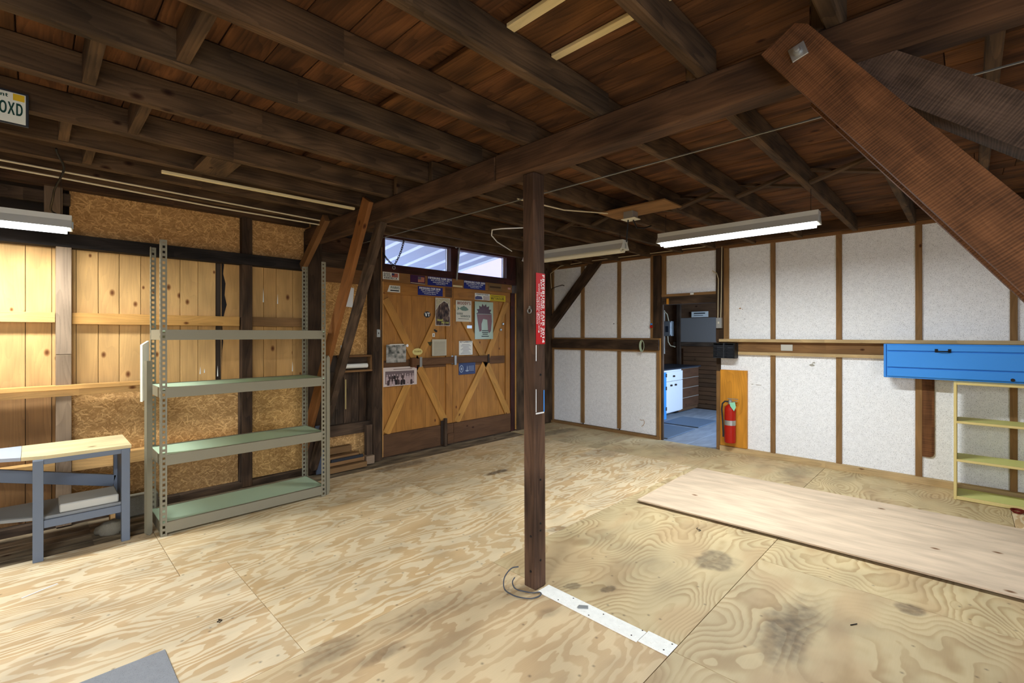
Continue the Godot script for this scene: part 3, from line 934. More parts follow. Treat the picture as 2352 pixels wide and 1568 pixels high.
func build_outside() -> void:
	var g := thing("yard", "pale gravel yard outside the barn doors", "ground", Vector3(4, -0.2, -11))
	bd("gravel", M.ground, g, -12.0, 16.0, -0.25, -0.12, -17.0, -5.2, 0)
	bd("gravel", M.ground, g, -12.0, 16.0, -0.25, -0.12, 3.3, 14.0, 0)
	g.set_meta("kind", "structure")
	var c := thing("porch_roof", "white ribbed porch roof seen through the transom panes", "roof", Vector3(4.5, 2.9, -5.1))
	var dir := Vector3(0, -0.132, -1).normalized()
	var up := Vector3(0, 1, -0.132).normalized()
	var xs := [2.05, 2.47, 2.89, 3.31, 3.72, 4.13, 4.54, 5.0, 5.41, 5.71]
	for i in xs.size() - 1:
		var b := MB.new()
		b.box(Vector3.ZERO, Vector3(xs[i + 1] - xs[i] - 0.002, 0.01, 2.6))
		put("roof_panel", b, M.canopy, c, Vector3((xs[i] + xs[i + 1]) / 2 - 4.5, 0.0, -0.1) + dir * 1.3 + up * 0.01, Basis(Vector3.RIGHT, up, -dir))
	for x in xs:
		var b := MB.new()
		b.box(Vector3.ZERO, Vector3(0.065, 0.03, 2.6), 0.006)
		put("rib", b, M.canopyrib, c, Vector3(x - 4.5, 0.0, -0.1) + dir * 1.3, Basis(Vector3.RIGHT, up, -dir))
	var p := thing("neighbour_wall", "pale pink wall across the yard behind the transom", "wall", Vector3(8.0, -0.1, -8.0))
	bd("wall", M.pinkwall, p, 5.9, 14.0, -0.1, 4.2, -8.3, -8.0, 0)

func build_next_room() -> void:
	var r := struct("wall_next_far", "dim brown end wall of the room beyond the doorway")
	var r2 := struct("wall_next_side", "side wall of the room beyond the doorway")
	var r3 := struct("wall_next_window", "window wall of the room beyond the doorway")
	var r4 := struct("ceiling_next_room", "board ceiling of the room beyond the doorway")
	bd("wall", M.kick, r, 9.15, 9.3, -0.1, 2.6, -5.0, -0.4, 2, Color(1.3, 1.15, 1.05))
	bd("wall", M.weathered, r2, 6.2, 9.3, -0.1, 2.6, -5.1, -5.0, 0, Color(0.9, 0.75, 0.7))
	# end wall with a window that lets the daylight in
	bd("wall", M.weathered, r3, 6.2, 6.7, -0.1, 2.6, -0.4, -0.3, 0)
	bd("wall", M.weathered, r3, 8.4, 9.3, -0.1, 2.6, -0.4, -0.3, 0)
	bd("wall", M.weathered, r3, 6.7, 8.4, -0.1, 0.9, -0.4, -0.3, 0)
	bd("wall", M.weathered, r3, 6.7, 8.4, 2.1, 2.6, -0.4, -0.3, 0)
	bd("ceiling_board", M.weathered, r4, 6.2, 9.3, 2.6, 2.7, -5.1, -0.3, 0)
	bd("grey_panel", M.foam, r, 9.12, 9.15, 1.30, 1.78, -4.18, -3.3, 2, Color(0.42, 0.38, 0.37))
	bd("lath", M.weathered, r, 9.10, 9.15, 1.22, 1.30, -4.3, -3.2, 2)
	bd("upright", M.weathered, r, 9.08, 9.15, 0.0, 2.4, -4.22, -4.15, 1, Color(0.7, 0.65, 0.6))
	for i in 14:
		bd("brick_course", M.kick, r, 9.12, 9.15, 0.02 + i * 0.083, 0.095 + i * 0.083, -4.1, -3.2, 2, shade(0.25))
	var f := struct("floor_next_room", "pale boarded floor of the room beyond the doorway")
	for i in 8:
		bd("floor_board", M.floor2, f, 6.06, 9.2, -0.12, -0.004 - 0.001 * (i % 2), -5.0 + i * 0.58, -4.423 + i * 0.58, 0, shade(0.04))
	var w := struct("window_2", "daylight window of the room beyond the doorway")
	bd("frame", M.white, w, 6.7, 8.4, 0.9, 0.95, -0.4, -0.3, 0)
	bd("frame", M.white, w, 7.53, 7.57, 0.95, 2.1, -0.37, -0.33, 1)
	var d := AreaLight3D.new()
	d.name = "window_daylight"
	add_child(d)
	d.area_size = Vector2(1.66, 1.1)
	d.light_color = Color(0.70, 0.83, 1.0)
	d.light_energy = 12.0
	d.area_range = 20.0
	d.shadow_enabled = true
	d.position = Vector3(7.55, 1.52, -0.42)
	# cabinets
	var c := thing("base_cabinet", "white and blue base cabinet in the room beyond the doorway", "cabinet", Vector3(7.8, 0, -4.0))
	bd("carcass", M.white, c, 7.0, 8.25, 0.08, 0.83, -4.35, -3.745, 0)
	bd("blue_stile", M.blue2, c, 7.02, 7.575, 0.0, 0.80, -3.745, -3.70, 1)
	var dr := bd("drawer", M.white, c, 7.59, 8.24, 0.64, 0.80, -3.745, -3.715, 0)
	var dd := bd("door", M.white, c, 7.59, 8.24, 0.10, 0.63, -3.745, -3.715, 1)
	var kb := MB.new()
	kb.box(Vector3.ZERO, Vector3(0.04, 0.03, 0.03), 0.006)
	put("knob", kb, M.iron, dr, Vector3(-0.05, 0.0, 0.03))
	put("knob", kb, M.iron, dd, Vector3(-0.15, 0.2, 0.03))
	put("knob", kb, M.iron, dd, Vector3(0.02, 0.2, 0.03))
	for y in [0.15, 0.5, 0.72]:
		bd("hinge", M.iron, c, 7.545, 7.575, y, y + 0.06, -3.70, -3.69, 1)
	bd("worktop", M.darkgrey, c, 6.95, 9.06, 0.83, 0.855, -4.38, -3.72, 0, Color(3.0, 3.0, 3.2))
	var u := thing("drawer_unit", "dark brown drawer unit beside the white cabinet", "drawers", Vector3(8.7, 0, -4.0))
	bd("carcass", M.kick, u, 8.26, 9.10, 0.03, 0.825, -4.35, -3.80, 0)
	for i in 4:
		bd("drawer_front", M.kick, u, 8.28, 9.08, 0.10 + i * 0.182, 0.268 + i * 0.182, -3.80, -3.775, 0, Color(0.9, 0.8, 0.8))
		bd("drawer_lip", M.offwhite, u, 8.28, 9.08, 0.27 + i * 0.182, 0.278 + i * 0.182, -3.80, -3.77, 0, Color(0.6, 0.55, 0.55))
	# mats
	var b := MB.new()
	b.box(Vector3.ZERO, Vector3(0.76, 0.012, 0.60), 0.003)
	solo("floor_mat", b, M.matblue, "blue mat on the floor in front of the base cabinet", "mat", "", Vector3(7.60, 0.008, -3.30))
	b = MB.new()
	b.box(Vector3.ZERO, Vector3(0.92, 0.012, 0.62), 0.003)
	solo("floor_mat", b, M.matblue, "blue mat lying just inside the doorway", "mat", "", Vector3(6.62, 0.008, -3.30))
	# electrics
	var e := thing("fuse_box", "grey fuse box on the wall beyond the doorway", "fuse box", Vector3(9.0, 1.6, -4.45))
	bd("box", M.galv, e, 9.02, 9.15, 1.42, 1.72, -4.48, -4.30, 1)
	bd("door", M.galv, e, 9.01, 9.02, 1.44, 1.70, -4.46, -4.32, 1)
	bd("label_plate", M.darkgrey, e, 9.005, 9.01, 1.50, 1.62, -4.42, -4.36, 1)
	var e2 := thing("meter_panel", "white meter board with cables beside the fuse box", "panel", Vector3(9.1, 1.4, -4.65))
	bd("board", M.offwhite, e2, 9.11, 9.148, 1.05, 1.95, -4.75, -4.50, 1, Color(0.85, 0.8, 0.8))
	bd("cover", M.galv, e2, 9.05, 9.11, 1.35, 1.72, -4.68, -4.53, 1)
	b = MB.new()
	b.tube(PackedVector3Array([Vector3(0, 1.42, -4.40), Vector3(0, 1.30, -4.39), Vector3(0.0, 1.22, -4.34), Vector3(0, 1.20, -4.24)]), 0.012)
	put("cable", b, M.cream_wire, e, Vector3(9.06, 0, 0) - e.position)
	b = MB.new()
	b.tube(PackedVector3Array([Vector3(0, 1.72, -4.38), Vector3(0, 1.86, -4.41), Vector3(0.0, 1.93, -4.48)]), 0.012)
	put("cable", b, M.cream_wire, e, Vector3(9.06, 0, 0) - e.position)
	var s := thing("notice", "small white notice high on the wall beyond the doorway", "sign", Vector3(9.14, 1.8, -3.75))
	bd("sheet", M.paper, s, 9.115, 9.12, 1.79, 1.90, -3.93, -3.60, 2)
	bd("line", M.ink, s, 9.112, 9.115, 1.855, 1.875, -3.88, -3.66, 2, Color.WHITE, 0.0)
	bd("line", M.ink, s, 9.112, 9.115, 1.82, 1.83, -3.88, -3.70, 2, Color.WHITE, 0.0)

func build_timbers() -> void:
	var p := thing("support_post", "dark brown square timber post standing in the middle of the floor", "post", Vector3(2.03, 0, -1.797))
	stick("shaft", M.post, p, Vector3(2.033, 0.0, -1.797), Vector3(2.022, 2.372, -1.80), 0.088, 0.094, Vector3(0, 0, 1), Color(1, 1, 1), 0.006)
	# bolt holes
	for a in [[0.10, 0], [0.33, 1], [0.37, 1], [0.62, 1], [1.22, 1], [0.16, 1], [0.30, 0]]:
		var hb := MB.new()
		hb.lathe(Vector3.ZERO, [Vector2(0.0, 0.003), Vector2(0.006, 0.003), Vector2(0.007, 0.0)], 8)
		if a[1] == 1:
			put("nail_hole", hb, M.black, p, Vector3(0.0, a[0], 0.0435), Basis(Vector3.RIGHT, Vector3(0, 0, 1), Vector3(0, -1, 0)))
		else:
			put("nail_hole", hb, M.black, p, Vector3(-0.046, a[0], 0.01), Basis(Vector3(0, 1, 0), Vector3(-1, 0, 0), Vector3(0, 0, 1)))
	# sticker on the face toward the camera's side
	var zf := -1.797 + 0.046
	var st := bd("sticker", M.stickred, p, 1.989, 2.068, 1.395, 1.80, zf - 0.001, zf, 1)
	st.set_meta("label", "red bumper sticker for a fair with white lettering")
	var dn := Vector3(0, -1, 0)
	var rt := Vector3(1, 0, 0)
	lettering("lettering", "FRYEBURG FAIR 2014", st, Vector3(2.052, 1.597, zf + 0.0004), dn, rt, 0.39, 0.019, M.inkwhite)
	lettering("lettering", "SEPT. 28 THRU OCT. 5, 2014", st, Vector3(2.032, 1.60, zf + 0.0004), dn, rt, 0.33, 0.0125, M.inkwhite)
	lettering("lettering", "www.fryeburgfair.org", st, Vector3(2.014, 1.60, zf + 0.0004), dn, rt, 0.28, 0.0135, M.inkwhite)
	lettering("lettering", "FRYEBURG, MAINE", st, Vector3(1.9975, 1.60, zf + 0.0004), dn, rt, 0.18, 0.009, M.inkwhite)
	# remains of an older torn-off sticker
	var zt := zf - 0.001
	for q in [[1.989, 1.994, 1.30, 1.39], [1.989, 1.993, 1.01, 1.14], [1.989, 2.06, 0.998, 1.006], [2.056, 2.063, 1.005, 1.13]]:
		var tb := bd("torn_sticker", M.boxblue if q[0] > 2.0 else M.inkwhite, p, q[0], q[1], q[2], q[3], zt - 0.001, zt + 0.0006, 1, Color.WHITE, 0.0)
		tb.set_meta("label", "torn remnant of a blue and white sticker")
	# eye bolt on the side
	var eb := MB.new()
	var ring := PackedVector3Array()
	for k in 12:
		ring.append(Vector3(0, cos(TAU * k / 12) * 0.014, sin(TAU * k / 12) * 0.014))
	eb.tube(ring, 0.004, 6, true)
	eb.tube(PackedVector3Array([Vector3(0.0, 0.02, 0), Vector3(0.02, 0.022, 0)]), 0.008, 8)
	put("eye_bolt", eb, M.steel, p, Vector3(-0.058, 1.585, 0.012))
	# main beam
	var bm := thing("main_beam", "heavy dark timber beam carrying the ceiling joists over the post", "beam", Vector3(2.01, 2.37, -0.8))
	for q in [[-4.88, -2.05], [-2.048, 0.75], [0.752, 3.1]]:
		bd("timber", M.beam, bm, 1.952, 2.068, 2.372, 2.53, q[0], q[1], 2, Color(1, 1, 1) * shade(0.05), 0.008)
	# long plank bolted to the beam, running down toward the camera's side
	var br := thing("bolted_brace", "wide reddish rough sawn plank bolted slantwise to the main beam", "brace", Vector3(1.92, 2.45, -0.43))
	var dv := Vector3(0, -0.815, 0.58).normalized()
	var nrm := Vector3(-1, 0, 0)
	var sd := nrm.cross(dv)
	var b := MB.new()
	b.g = 0
	b.off = Vector2(0.31, 0.5)
	b.ts = Vector2(1.9, 0.38)
	var poly := PackedVector2Array([Vector2(-0.105, -0.075), Vector2(-0.095, 0.055), Vector2(-0.055, 0.075), Vector2(2.6, 0.075), Vector2(2.6, -0.075)])
	b.prism(poly, -0.021, 0.021)
	put("plank", b, M.sawn, br, Vector3(1.929, 2.456, -0.435) - br.position, Basis(dv, sd, dv.cross(sd)))
	b = MB.new()
	b.off = Vector2(0.6, 0.3)
	b.ts = Vector2(1.9, 0.38)
	b.prism(PackedVector2Array([Vector2(0.11, -0.075), Vector2(0.02, 0.075), Vector2(2.6, 0.075), Vector2(2.6, -0.075)]), -0.02, 0.02)
	put("back_plank", b, M.sawn, br, Vector3(2.092, 2.456, -0.435) - br.position, Basis(dv, sd, dv.cross(sd)))
	b = MB.new()
	b.box(Vector3.ZERO, Vector3(0.052, 0.052, 0.006), 0.0015)
	var wp := put("washer_plate", b, M.galv, br, Vector3(1.904, 2.456, -0.435) - br.position, Basis(Vector3(0, 0.95, -0.3).normalized(), Vector3(0, 0.3, 0.95).normalized(), nrm))
	b = MB.new()
	b.lathe(Vector3.ZERO, [Vector2(0, 0.026), Vector2(0.008, 0.026), Vector2(0.009, 0.016), Vector2(0.015, 0.016), Vector2(0.016, 0.0)], 6)
	put("bolt_nut", b, M.galv, wp, Vector3(0, 0, 0.002), Basis(Vector3.RIGHT, Vector3(0, 0, 1), Vector3(0, -1, 0)))
	# grey knee brace behind it
	var kb := thing("knee_brace", "thick weathered grey knee brace under the main beam behind the bolted plank", "brace", Vector3(2.01, 2.3, -0.2))
	knee(kb, M.grey_sawn, Vector2(-0.30, 2.40), Vector2(1.42, 0.95), 0.125, 0.115)
	# braces at the far end of the beam
	var ob := thing("bolted_brace", "long orange brown plank slanting from the beam down behind the shelving", "brace", Vector3(1.92, 2.4, -3.4))
	stick("plank", M.orange, ob, Vector3(1.93, 2.56, -3.54), Vector3(1.93, 0.30, -4.845), 0.125, 0.04, Vector3(0, 0, 1))
	var db := thing("knee_brace", "dark timber prop slanting from the beam to the floor beside the doors", "brace", Vector3(2.01, 2.3, -3.4))
	knee(db, M.weathered, Vector2(-3.453, 2.40), Vector2(-4.815, 0.08), 0.075, 0.06)
	var sb := thing("short_brace", "short brown brace at the top of the wall post behind the shelving", "brace", Vector3(1.92, 2.4, -4.5))
	stick("timber", M.brown, sb, Vector3(1.93, 2.545, -4.32), Vector3(1.93, 2.14, -4.87), 0.085, 0.05, Vector3(0, 0, 1), Color(0.8, 0.72, 0.65))

# brace in the beam's plane, its top cut level with the beam's underside; points are (z, y)
func knee(parent: Node3D, m: Material, a: Vector2, c: Vector2, w: float, t: float) -> void:
	var d := (c - a).normalized()
	var nn := Vector2(-d.y, d.x) * w / 2
	var poly := PackedVector2Array()
	for q in [a + nn, a - nn]:
		poly.append(q + d * ((2.370 - q.y) / d.y))
	poly.append(c - nn)
	poly.append(c + nn)
	# turn the outline so that the grain follows the brace
	var b := MB.new()
	b.g = 0
	b.off = Vector2(0.5, 0.5)
	b.ts = Vector2(1.9, 0.38)
	var mid := (a + c) / 2
	var loc := PackedVector2Array()
	for q in poly:
		loc.append(Vector2((q - mid).dot(d), (q - mid).dot(nn.normalized())))
	b.prism(loc, -t / 2, t / 2)
	var X := Vector3(0, d.y, d.x)
	var Y := Vector3(0, nn.normalized().y, nn.normalized().x)
	put("timber", b, m, parent, Vector3(2.01, mid.y, mid.x) - parent.position, Basis(X, Y, X.cross(Y)))

func tube_lamp(label: String, a: Vector3, b: Vector3, lit: bool, energy: float, tint: Color, group := "hanging strip lamps") -> void:
	var d := (b - a).normalized()
	var L := a.distance_to(b)
	var side := d.cross(Vector3.UP).normalized()
	var o := thing("strip_lamp", label, "lamp", (a + b) / 2, group)
	o.basis = Basis(d, Vector3.UP, side)
	# housing: a flared white trough, open below
	var m := MB.new()
	m.g = 0
	var w0 := 0.05
	var w1 := 0.085
	var t := 0.055
	var h := 0.09
	var prof := [Vector2(-w1, 0), Vector2(-w0, t), Vector2(-w0, h), Vector2(w0, h), Vector2(w0, t), Vector2(w1, 0), Vector2(w1 - 0.004, 0), Vector2(w0 - 0.004, t - 0.002), Vector2(-w0 + 0.004, t - 0.002), Vector2(-w1 + 0.004, 0)]
	var pp := PackedVector2Array()
	for q in prof:
		pp.append(q)
	m.prism(pp, -L / 2, L / 2)
	var hs := put("housing", m, M.lampwhite, o, Vector3.ZERO, Basis(Vector3(0, 0, -1), Vector3.UP, Vector3.RIGHT))
	for s in [-1.0, 1.0]:
		m = MB.new()
		m.prism(PackedVector2Array([Vector2(-w1, 0), Vector2(-w0, t), Vector2(-w0, h), Vector2(w0, h), Vector2(w0, t), Vector2(w1, 0)]), -0.003, 0.003)
		var cap := put("end_cap", m, M.lampwhite, o, Vector3(s * (L / 2 + 0.003), 0, 0), Basis(Vector3(0, 0, -1), Vector3.UP, Vector3.RIGHT))
		m = MB.new()
		m.box(Vector3.ZERO, Vector3(0.012, 0.05, 0.008), 0.001)
		put("clip", m, M.galv, cap, Vector3(0.0, 0.03, s * 0.006))
	for s in [-0.034, 0.034]:
		m = MB.new()
		m.tube(PackedVector3Array([Vector3(-L / 2 + 0.02, 0, 0), Vector3(L / 2 - 0.02, 0, 0)]), 0.019, 12)
		put("tube", m, lamp_glow(tint, 5.0) if lit else M.offwhite, o, Vector3(0, -0.008, s))
	for s in [-1.0, 1.0]:
		m = MB.new()
		var top := 2.53 - o.position.y
		m.tube(PackedVector3Array([Vector3(s * L * 0.46, h, 0), Vector3(s * L * 0.46, maxf(top, h + 0.02), 0)]), 0.0022, 5)
		put("hanger", m, M.iron, o)
	if lit:
		var l := AreaLight3D.new()
		l.name = "lamp_light"
		o.add_child(l)
		l.area_size = Vector2(L - 0.04, 0.12)
		l.light_color = tint
		l.light_energy = energy
		l.area_range = 20.0
		l.shadow_enabled = true
		l.transform = Transform3D(Basis(Vector3.RIGHT, Vector3(0, 0, -1), Vector3.UP), Vector3(0, -0.030, 0))

func build_lamps() -> void:
	var white := Color(0.955, 0.98, 1.0)
	tube_lamp("lit strip lamp hanging in front of the white wall", Vector3(4.0, 2.27, -2.01), Vector3(4.04, 2.27, -0.79), true, 6.6, white)
	tube_lamp("unlit strip lamp hanging behind the timber post", Vector3(3.95, 2.28, -3.62), Vector3(4.03, 2.28, -2.40), false, 0.0, white)
	tube_lamp("lit strip lamp above the bench by the board wall", Vector3(-1.03, 2.17, -4.52), Vector3(0.185, 2.17, -4.42), true, 4.6, white)
	tube_lamp("lit strip lamp hanging over the camera", Vector3(-1.55, 2.3, -0.75), Vector3(-0.35, 2.3, -0.55), true, 9.5, white)

func angle_upright(parent: Node3D, x: float, z: float, sx: float, sz: float, h: float) -> void:
	# perforated steel angle: two flanges with real slots
	var b := MB.new()
	var wd := 0.038
	var t := 0.0025
	for fl in 2:
		var n := int(h / 0.038)
		for e in [0.0055, wd - 0.0055]:
			if fl == 0:
				b.box(Vector3(sx * e, h / 2, 0), Vector3(0.011, h, t))
			else:
				b.box(Vector3(0, h / 2, sz * e), Vector3(t, h, 0.011))
		for i in n + 1:
			var y := minf(i * 0.038 + 0.009, h - 0.009)
			if fl == 0:
				b.box(Vector3(sx * wd / 2, y, 0), Vector3(0.018, 0.019, t))
			else:
				b.box(Vector3(0, y, sz * wd / 2), Vector3(t, 0.019, 0.018))
	put("upright", b, M.shelfmetal, parent, Vector3(x, 0, z))

func build_shelving() -> void:
	var s := thing("metal_shelving", "grey slotted angle metal shelving unit with four pale green shelves", "shelving", Vector3(1.24, 0, -4.35))
	var x0 := -0.60
	var x1 := 0.60
	var zf := 0.215
	var zb := -0.215
	angle_upright(s, x0, zf, 1, -1, 2.13)
	angle_upright(s, x1 , zf, -1, -1, 2.10)
	angle_upright(s, x0, zb, 1, 1, 2.13)
	angle_upright(s, x1, zb, -1, 1, 2.10)
	for y in [1.488, 1.070, 0.583, 0.098]:
		var b := MB.new()
		b.box(Vector3.ZERO, Vector3(1.19, 0.012, 0.415), 0.002)
		var sh := put("shelf", b, M.shelftop, s, Vector3(0, y - 0.012, 0))
		b = MB.new()
		b.box(Vector3(0, 0, 0), Vector3(1.13, 0.075, 0.003), 0.001)
		b.box(Vector3(0, 0.036, -0.012), Vector3(1.13, 0.003, 0.024), 0.001)
		put("front_beam", b, M.shelfmetal, sh, Vector3(0, -0.028, 0.213))
		put("back_beam", b, M.shelfmetal, sh, Vector3(0, -0.028, -0.213), Basis(Vector3.UP, PI))
		b = MB.new()
		b.box(Vector3(0, 0, 0), Vector3(0.003, 0.075, 0.40), 0.001)
		put("side_beam", b, M.shelfmetal, sh, Vector3(-0.598, -0.028, 0))
		put("side_beam", b, M.shelfmetal, sh, Vector3(0.598, -0.028, 0))
	# loose lengths standing against it
	var c := PackedVector2Array([Vector2(-0.02, 0.02), Vector2(0.0, 0), Vector2(0.02, 0.015), Vector2(0.02, 1.26), Vector2(-0.02, 1.26)])
	var b := MB.new()
	b.prism(c, -0.012, 0.012)
	solo("loose_upright", b, M.shelfmetal, "grey steel post piece standing against the shelving end near the bench", "post", "", Vector3(0.585, 0, -4.24), Basis(Vector3.UP, 0.5))
	b = MB.new()
	b.prism(PackedVector2Array([Vector2(-0.025, 0.0), Vector2(0.025, 0.04), Vector2(0.025, 0.47), Vector2(-0.025, 0.44)]), -0.012, 0.012)
	put("end_piece", b, M.offwhite, s, Vector3(-0.63, 0.93, -0.24), Basis(Vector3.UP, 0.5))
	b = MB.new()
	b.prism(PackedVector2Array([Vector2(-0.018, 0.0), Vector2(0.0, 0.0), Vector2(0.018, 0.04), Vector2(0.018, 1.24), Vector2(0.0, 1.26), Vector2(-0.018, 1.24)]), -0.012, 0.012)
	solo("loose_upright", b, M.shelfmetal, "grey steel post piece standing against the shelving end near the doors", "post", "", Vector3(1.872, 0, -4.17), Basis(Vector3.UP, 0.3))

func build_bench() -> void:
	var s := thing("work_bench", "blue grey painted bench with a bare wooden top", "bench", Vector3(0.0, 0, -4.45))
	var zo := 4.45
	var b := MB.new()
	b.g = 0
	b.off = Vector2(0.5, 0.5)
	# top outline in x, z
	b.prism(PackedVector2Array([Vector2(0.06, 4.25 - zo), Vector2(0.49, 4.245 - zo), Vector2(0.49, 4.725 - zo), Vector2(-0.05, 4.74 - zo), Vector2(-0.05, 4.29 - zo)]), 0.0, 0.022)
	put("top_board", b, M.paleboard, s, Vector3(0, 0.649, 0), Basis(Vector3.RIGHT, Vector3(0, 0, -1), Vector3(0, 1, 0)))
	b = MB.new()
	b.prism(PackedVector2Array([Vector2(-0.052, 4.29 - zo), Vector2(-0.052, 4.74 - zo), Vector2(-1.1, 4.76 - zo), Vector2(-1.1, 4.72 - zo), Vector2(-0.60, 4.60 - zo)]), 0.0, 0.022)
	put("top_board", b, mat(Color(0.64, 0.66, 0.69), 0.6), s, Vector3(0, 0.649, 0), Basis(Vector3.RIGHT, Vector3(0, 0, -1), Vector3(0, 1, 0)))
	bd("apron", M.benchblue, s, 0.0, 0.485, 0.615, 0.649, -4.27, -4.25, 0)
	bd("leg", M.benchblue, s, 0.0, 0.05, 0.0, 0.645, -4.285, -4.24, 1)
	bd("leg", M.benchblue, s, 0.435, 0.482, 0.0, 0.645, -4.285, -4.24, 1)
	bd("leg", M.benchblue, s, 0.435, 0.482, 0.0, 0.645, -4.73, -4.685, 1)
	bd("leg", M.benchblue, s, -0.62, -0.57, 0.0, 0.645, -4.73, -4.685, 1)
	bd("end_panel", M.benchblue, s, 0.455, 0.475, 0.18, 0.62, -4.685, -4.285, 1, Color(0.9, 0.9, 0.9))
	stick("cross_brace", M.benchblue, s, Vector3(-0.55, 0.60, -4.70), Vector3(0.44, 0.33, -4.70), 0.085, 0.03, Vector3(0, 1, 0))
	bd("lower_rail", M.benchblue, s, 0.05, 0.435, 0.205, 0.255, -4.275, -4.25, 0)
	b = MB.new()
	b.prism(PackedVector2Array([Vector2(0.045, 4.275 - zo), Vector2(0.435, 4.275 - zo), Vector2(0.435, 4.69 - zo), Vector2(-0.57, 4.72 - zo), Vector2(-0.57, 4.60 - zo)]), 0.0, 0.018)
	put("lower_shelf", b, mat(Color(0.53, 0.53, 0.51), 0.7), s, Vector3(0, 0.255, 0), Basis(Vector3.RIGHT, Vector3(0, 0, -1), Vector3(0, 1, 0)))
	# foam block on the lower shelf
	b = MB.new()
	b.box(Vector3.ZERO, Vector3(0.30, 0.055, 0.25), 0.006)
	solo("foam_block", b, M.foam, "flat grey white slab lying on the lower shelf of the bench", "slab", "", Vector3(0.275, 0.3015, -4.41))
	# lump of old netting under the bench
	b = MB.new()
	var nz := noise(77, 3.0, 2)
	var rings := []
	for i in 9:
		var row := []
		for k in 14:
			var th := PI * i / 8.0
			var ph := TAU * k / 14.0
			var d := Vector3(sin(th) * cos(ph), cos(th), sin(th) * sin(ph))
			var rr := 1.0 + 0.35 * nz.get_noise_3dv(d * 0.6)
			row.append(Vector3(d.x * 0.085, maxf(d.y, -0.75) * 0.055, d.z * 0.07) * rr)
		rings.append(row)
	for i in 8:
		for k in 14:
			var j := (k + 1) % 14
			var c: Array = [rings[i][k], rings[i][j], rings[i + 1][j], rings[i + 1][k]]
			var ns := []
			for q in c:
				ns.append((q as Vector3).normalized())
			b.smooth(c, ns)
	solo("debris_lump", b, M.rubble, "crumpled lump of rubble on the floor under the bench", "rubble", "", Vector3(0.40, 0.028, -4.52))
	b = MB.new()
	b.box(Vector3.ZERO, Vector3(0.03, 0.19, 0.09), 0.003)
	solo("wood_block", b, M.rail, "small upright wood offcut under the bench end", "offcut", "", Vector3(0.42, 0.085, -4.62))
	b = MB.new()
	b.box(Vector3.ZERO, Vector3(0.30, 0.16, 0.10), 0.01)
	solo("dark_bundle", b, M.rubble, "dark bundle on the floor between the bench and the shelving", "bundle", "", Vector3(0.58, 0.07, -4.84))

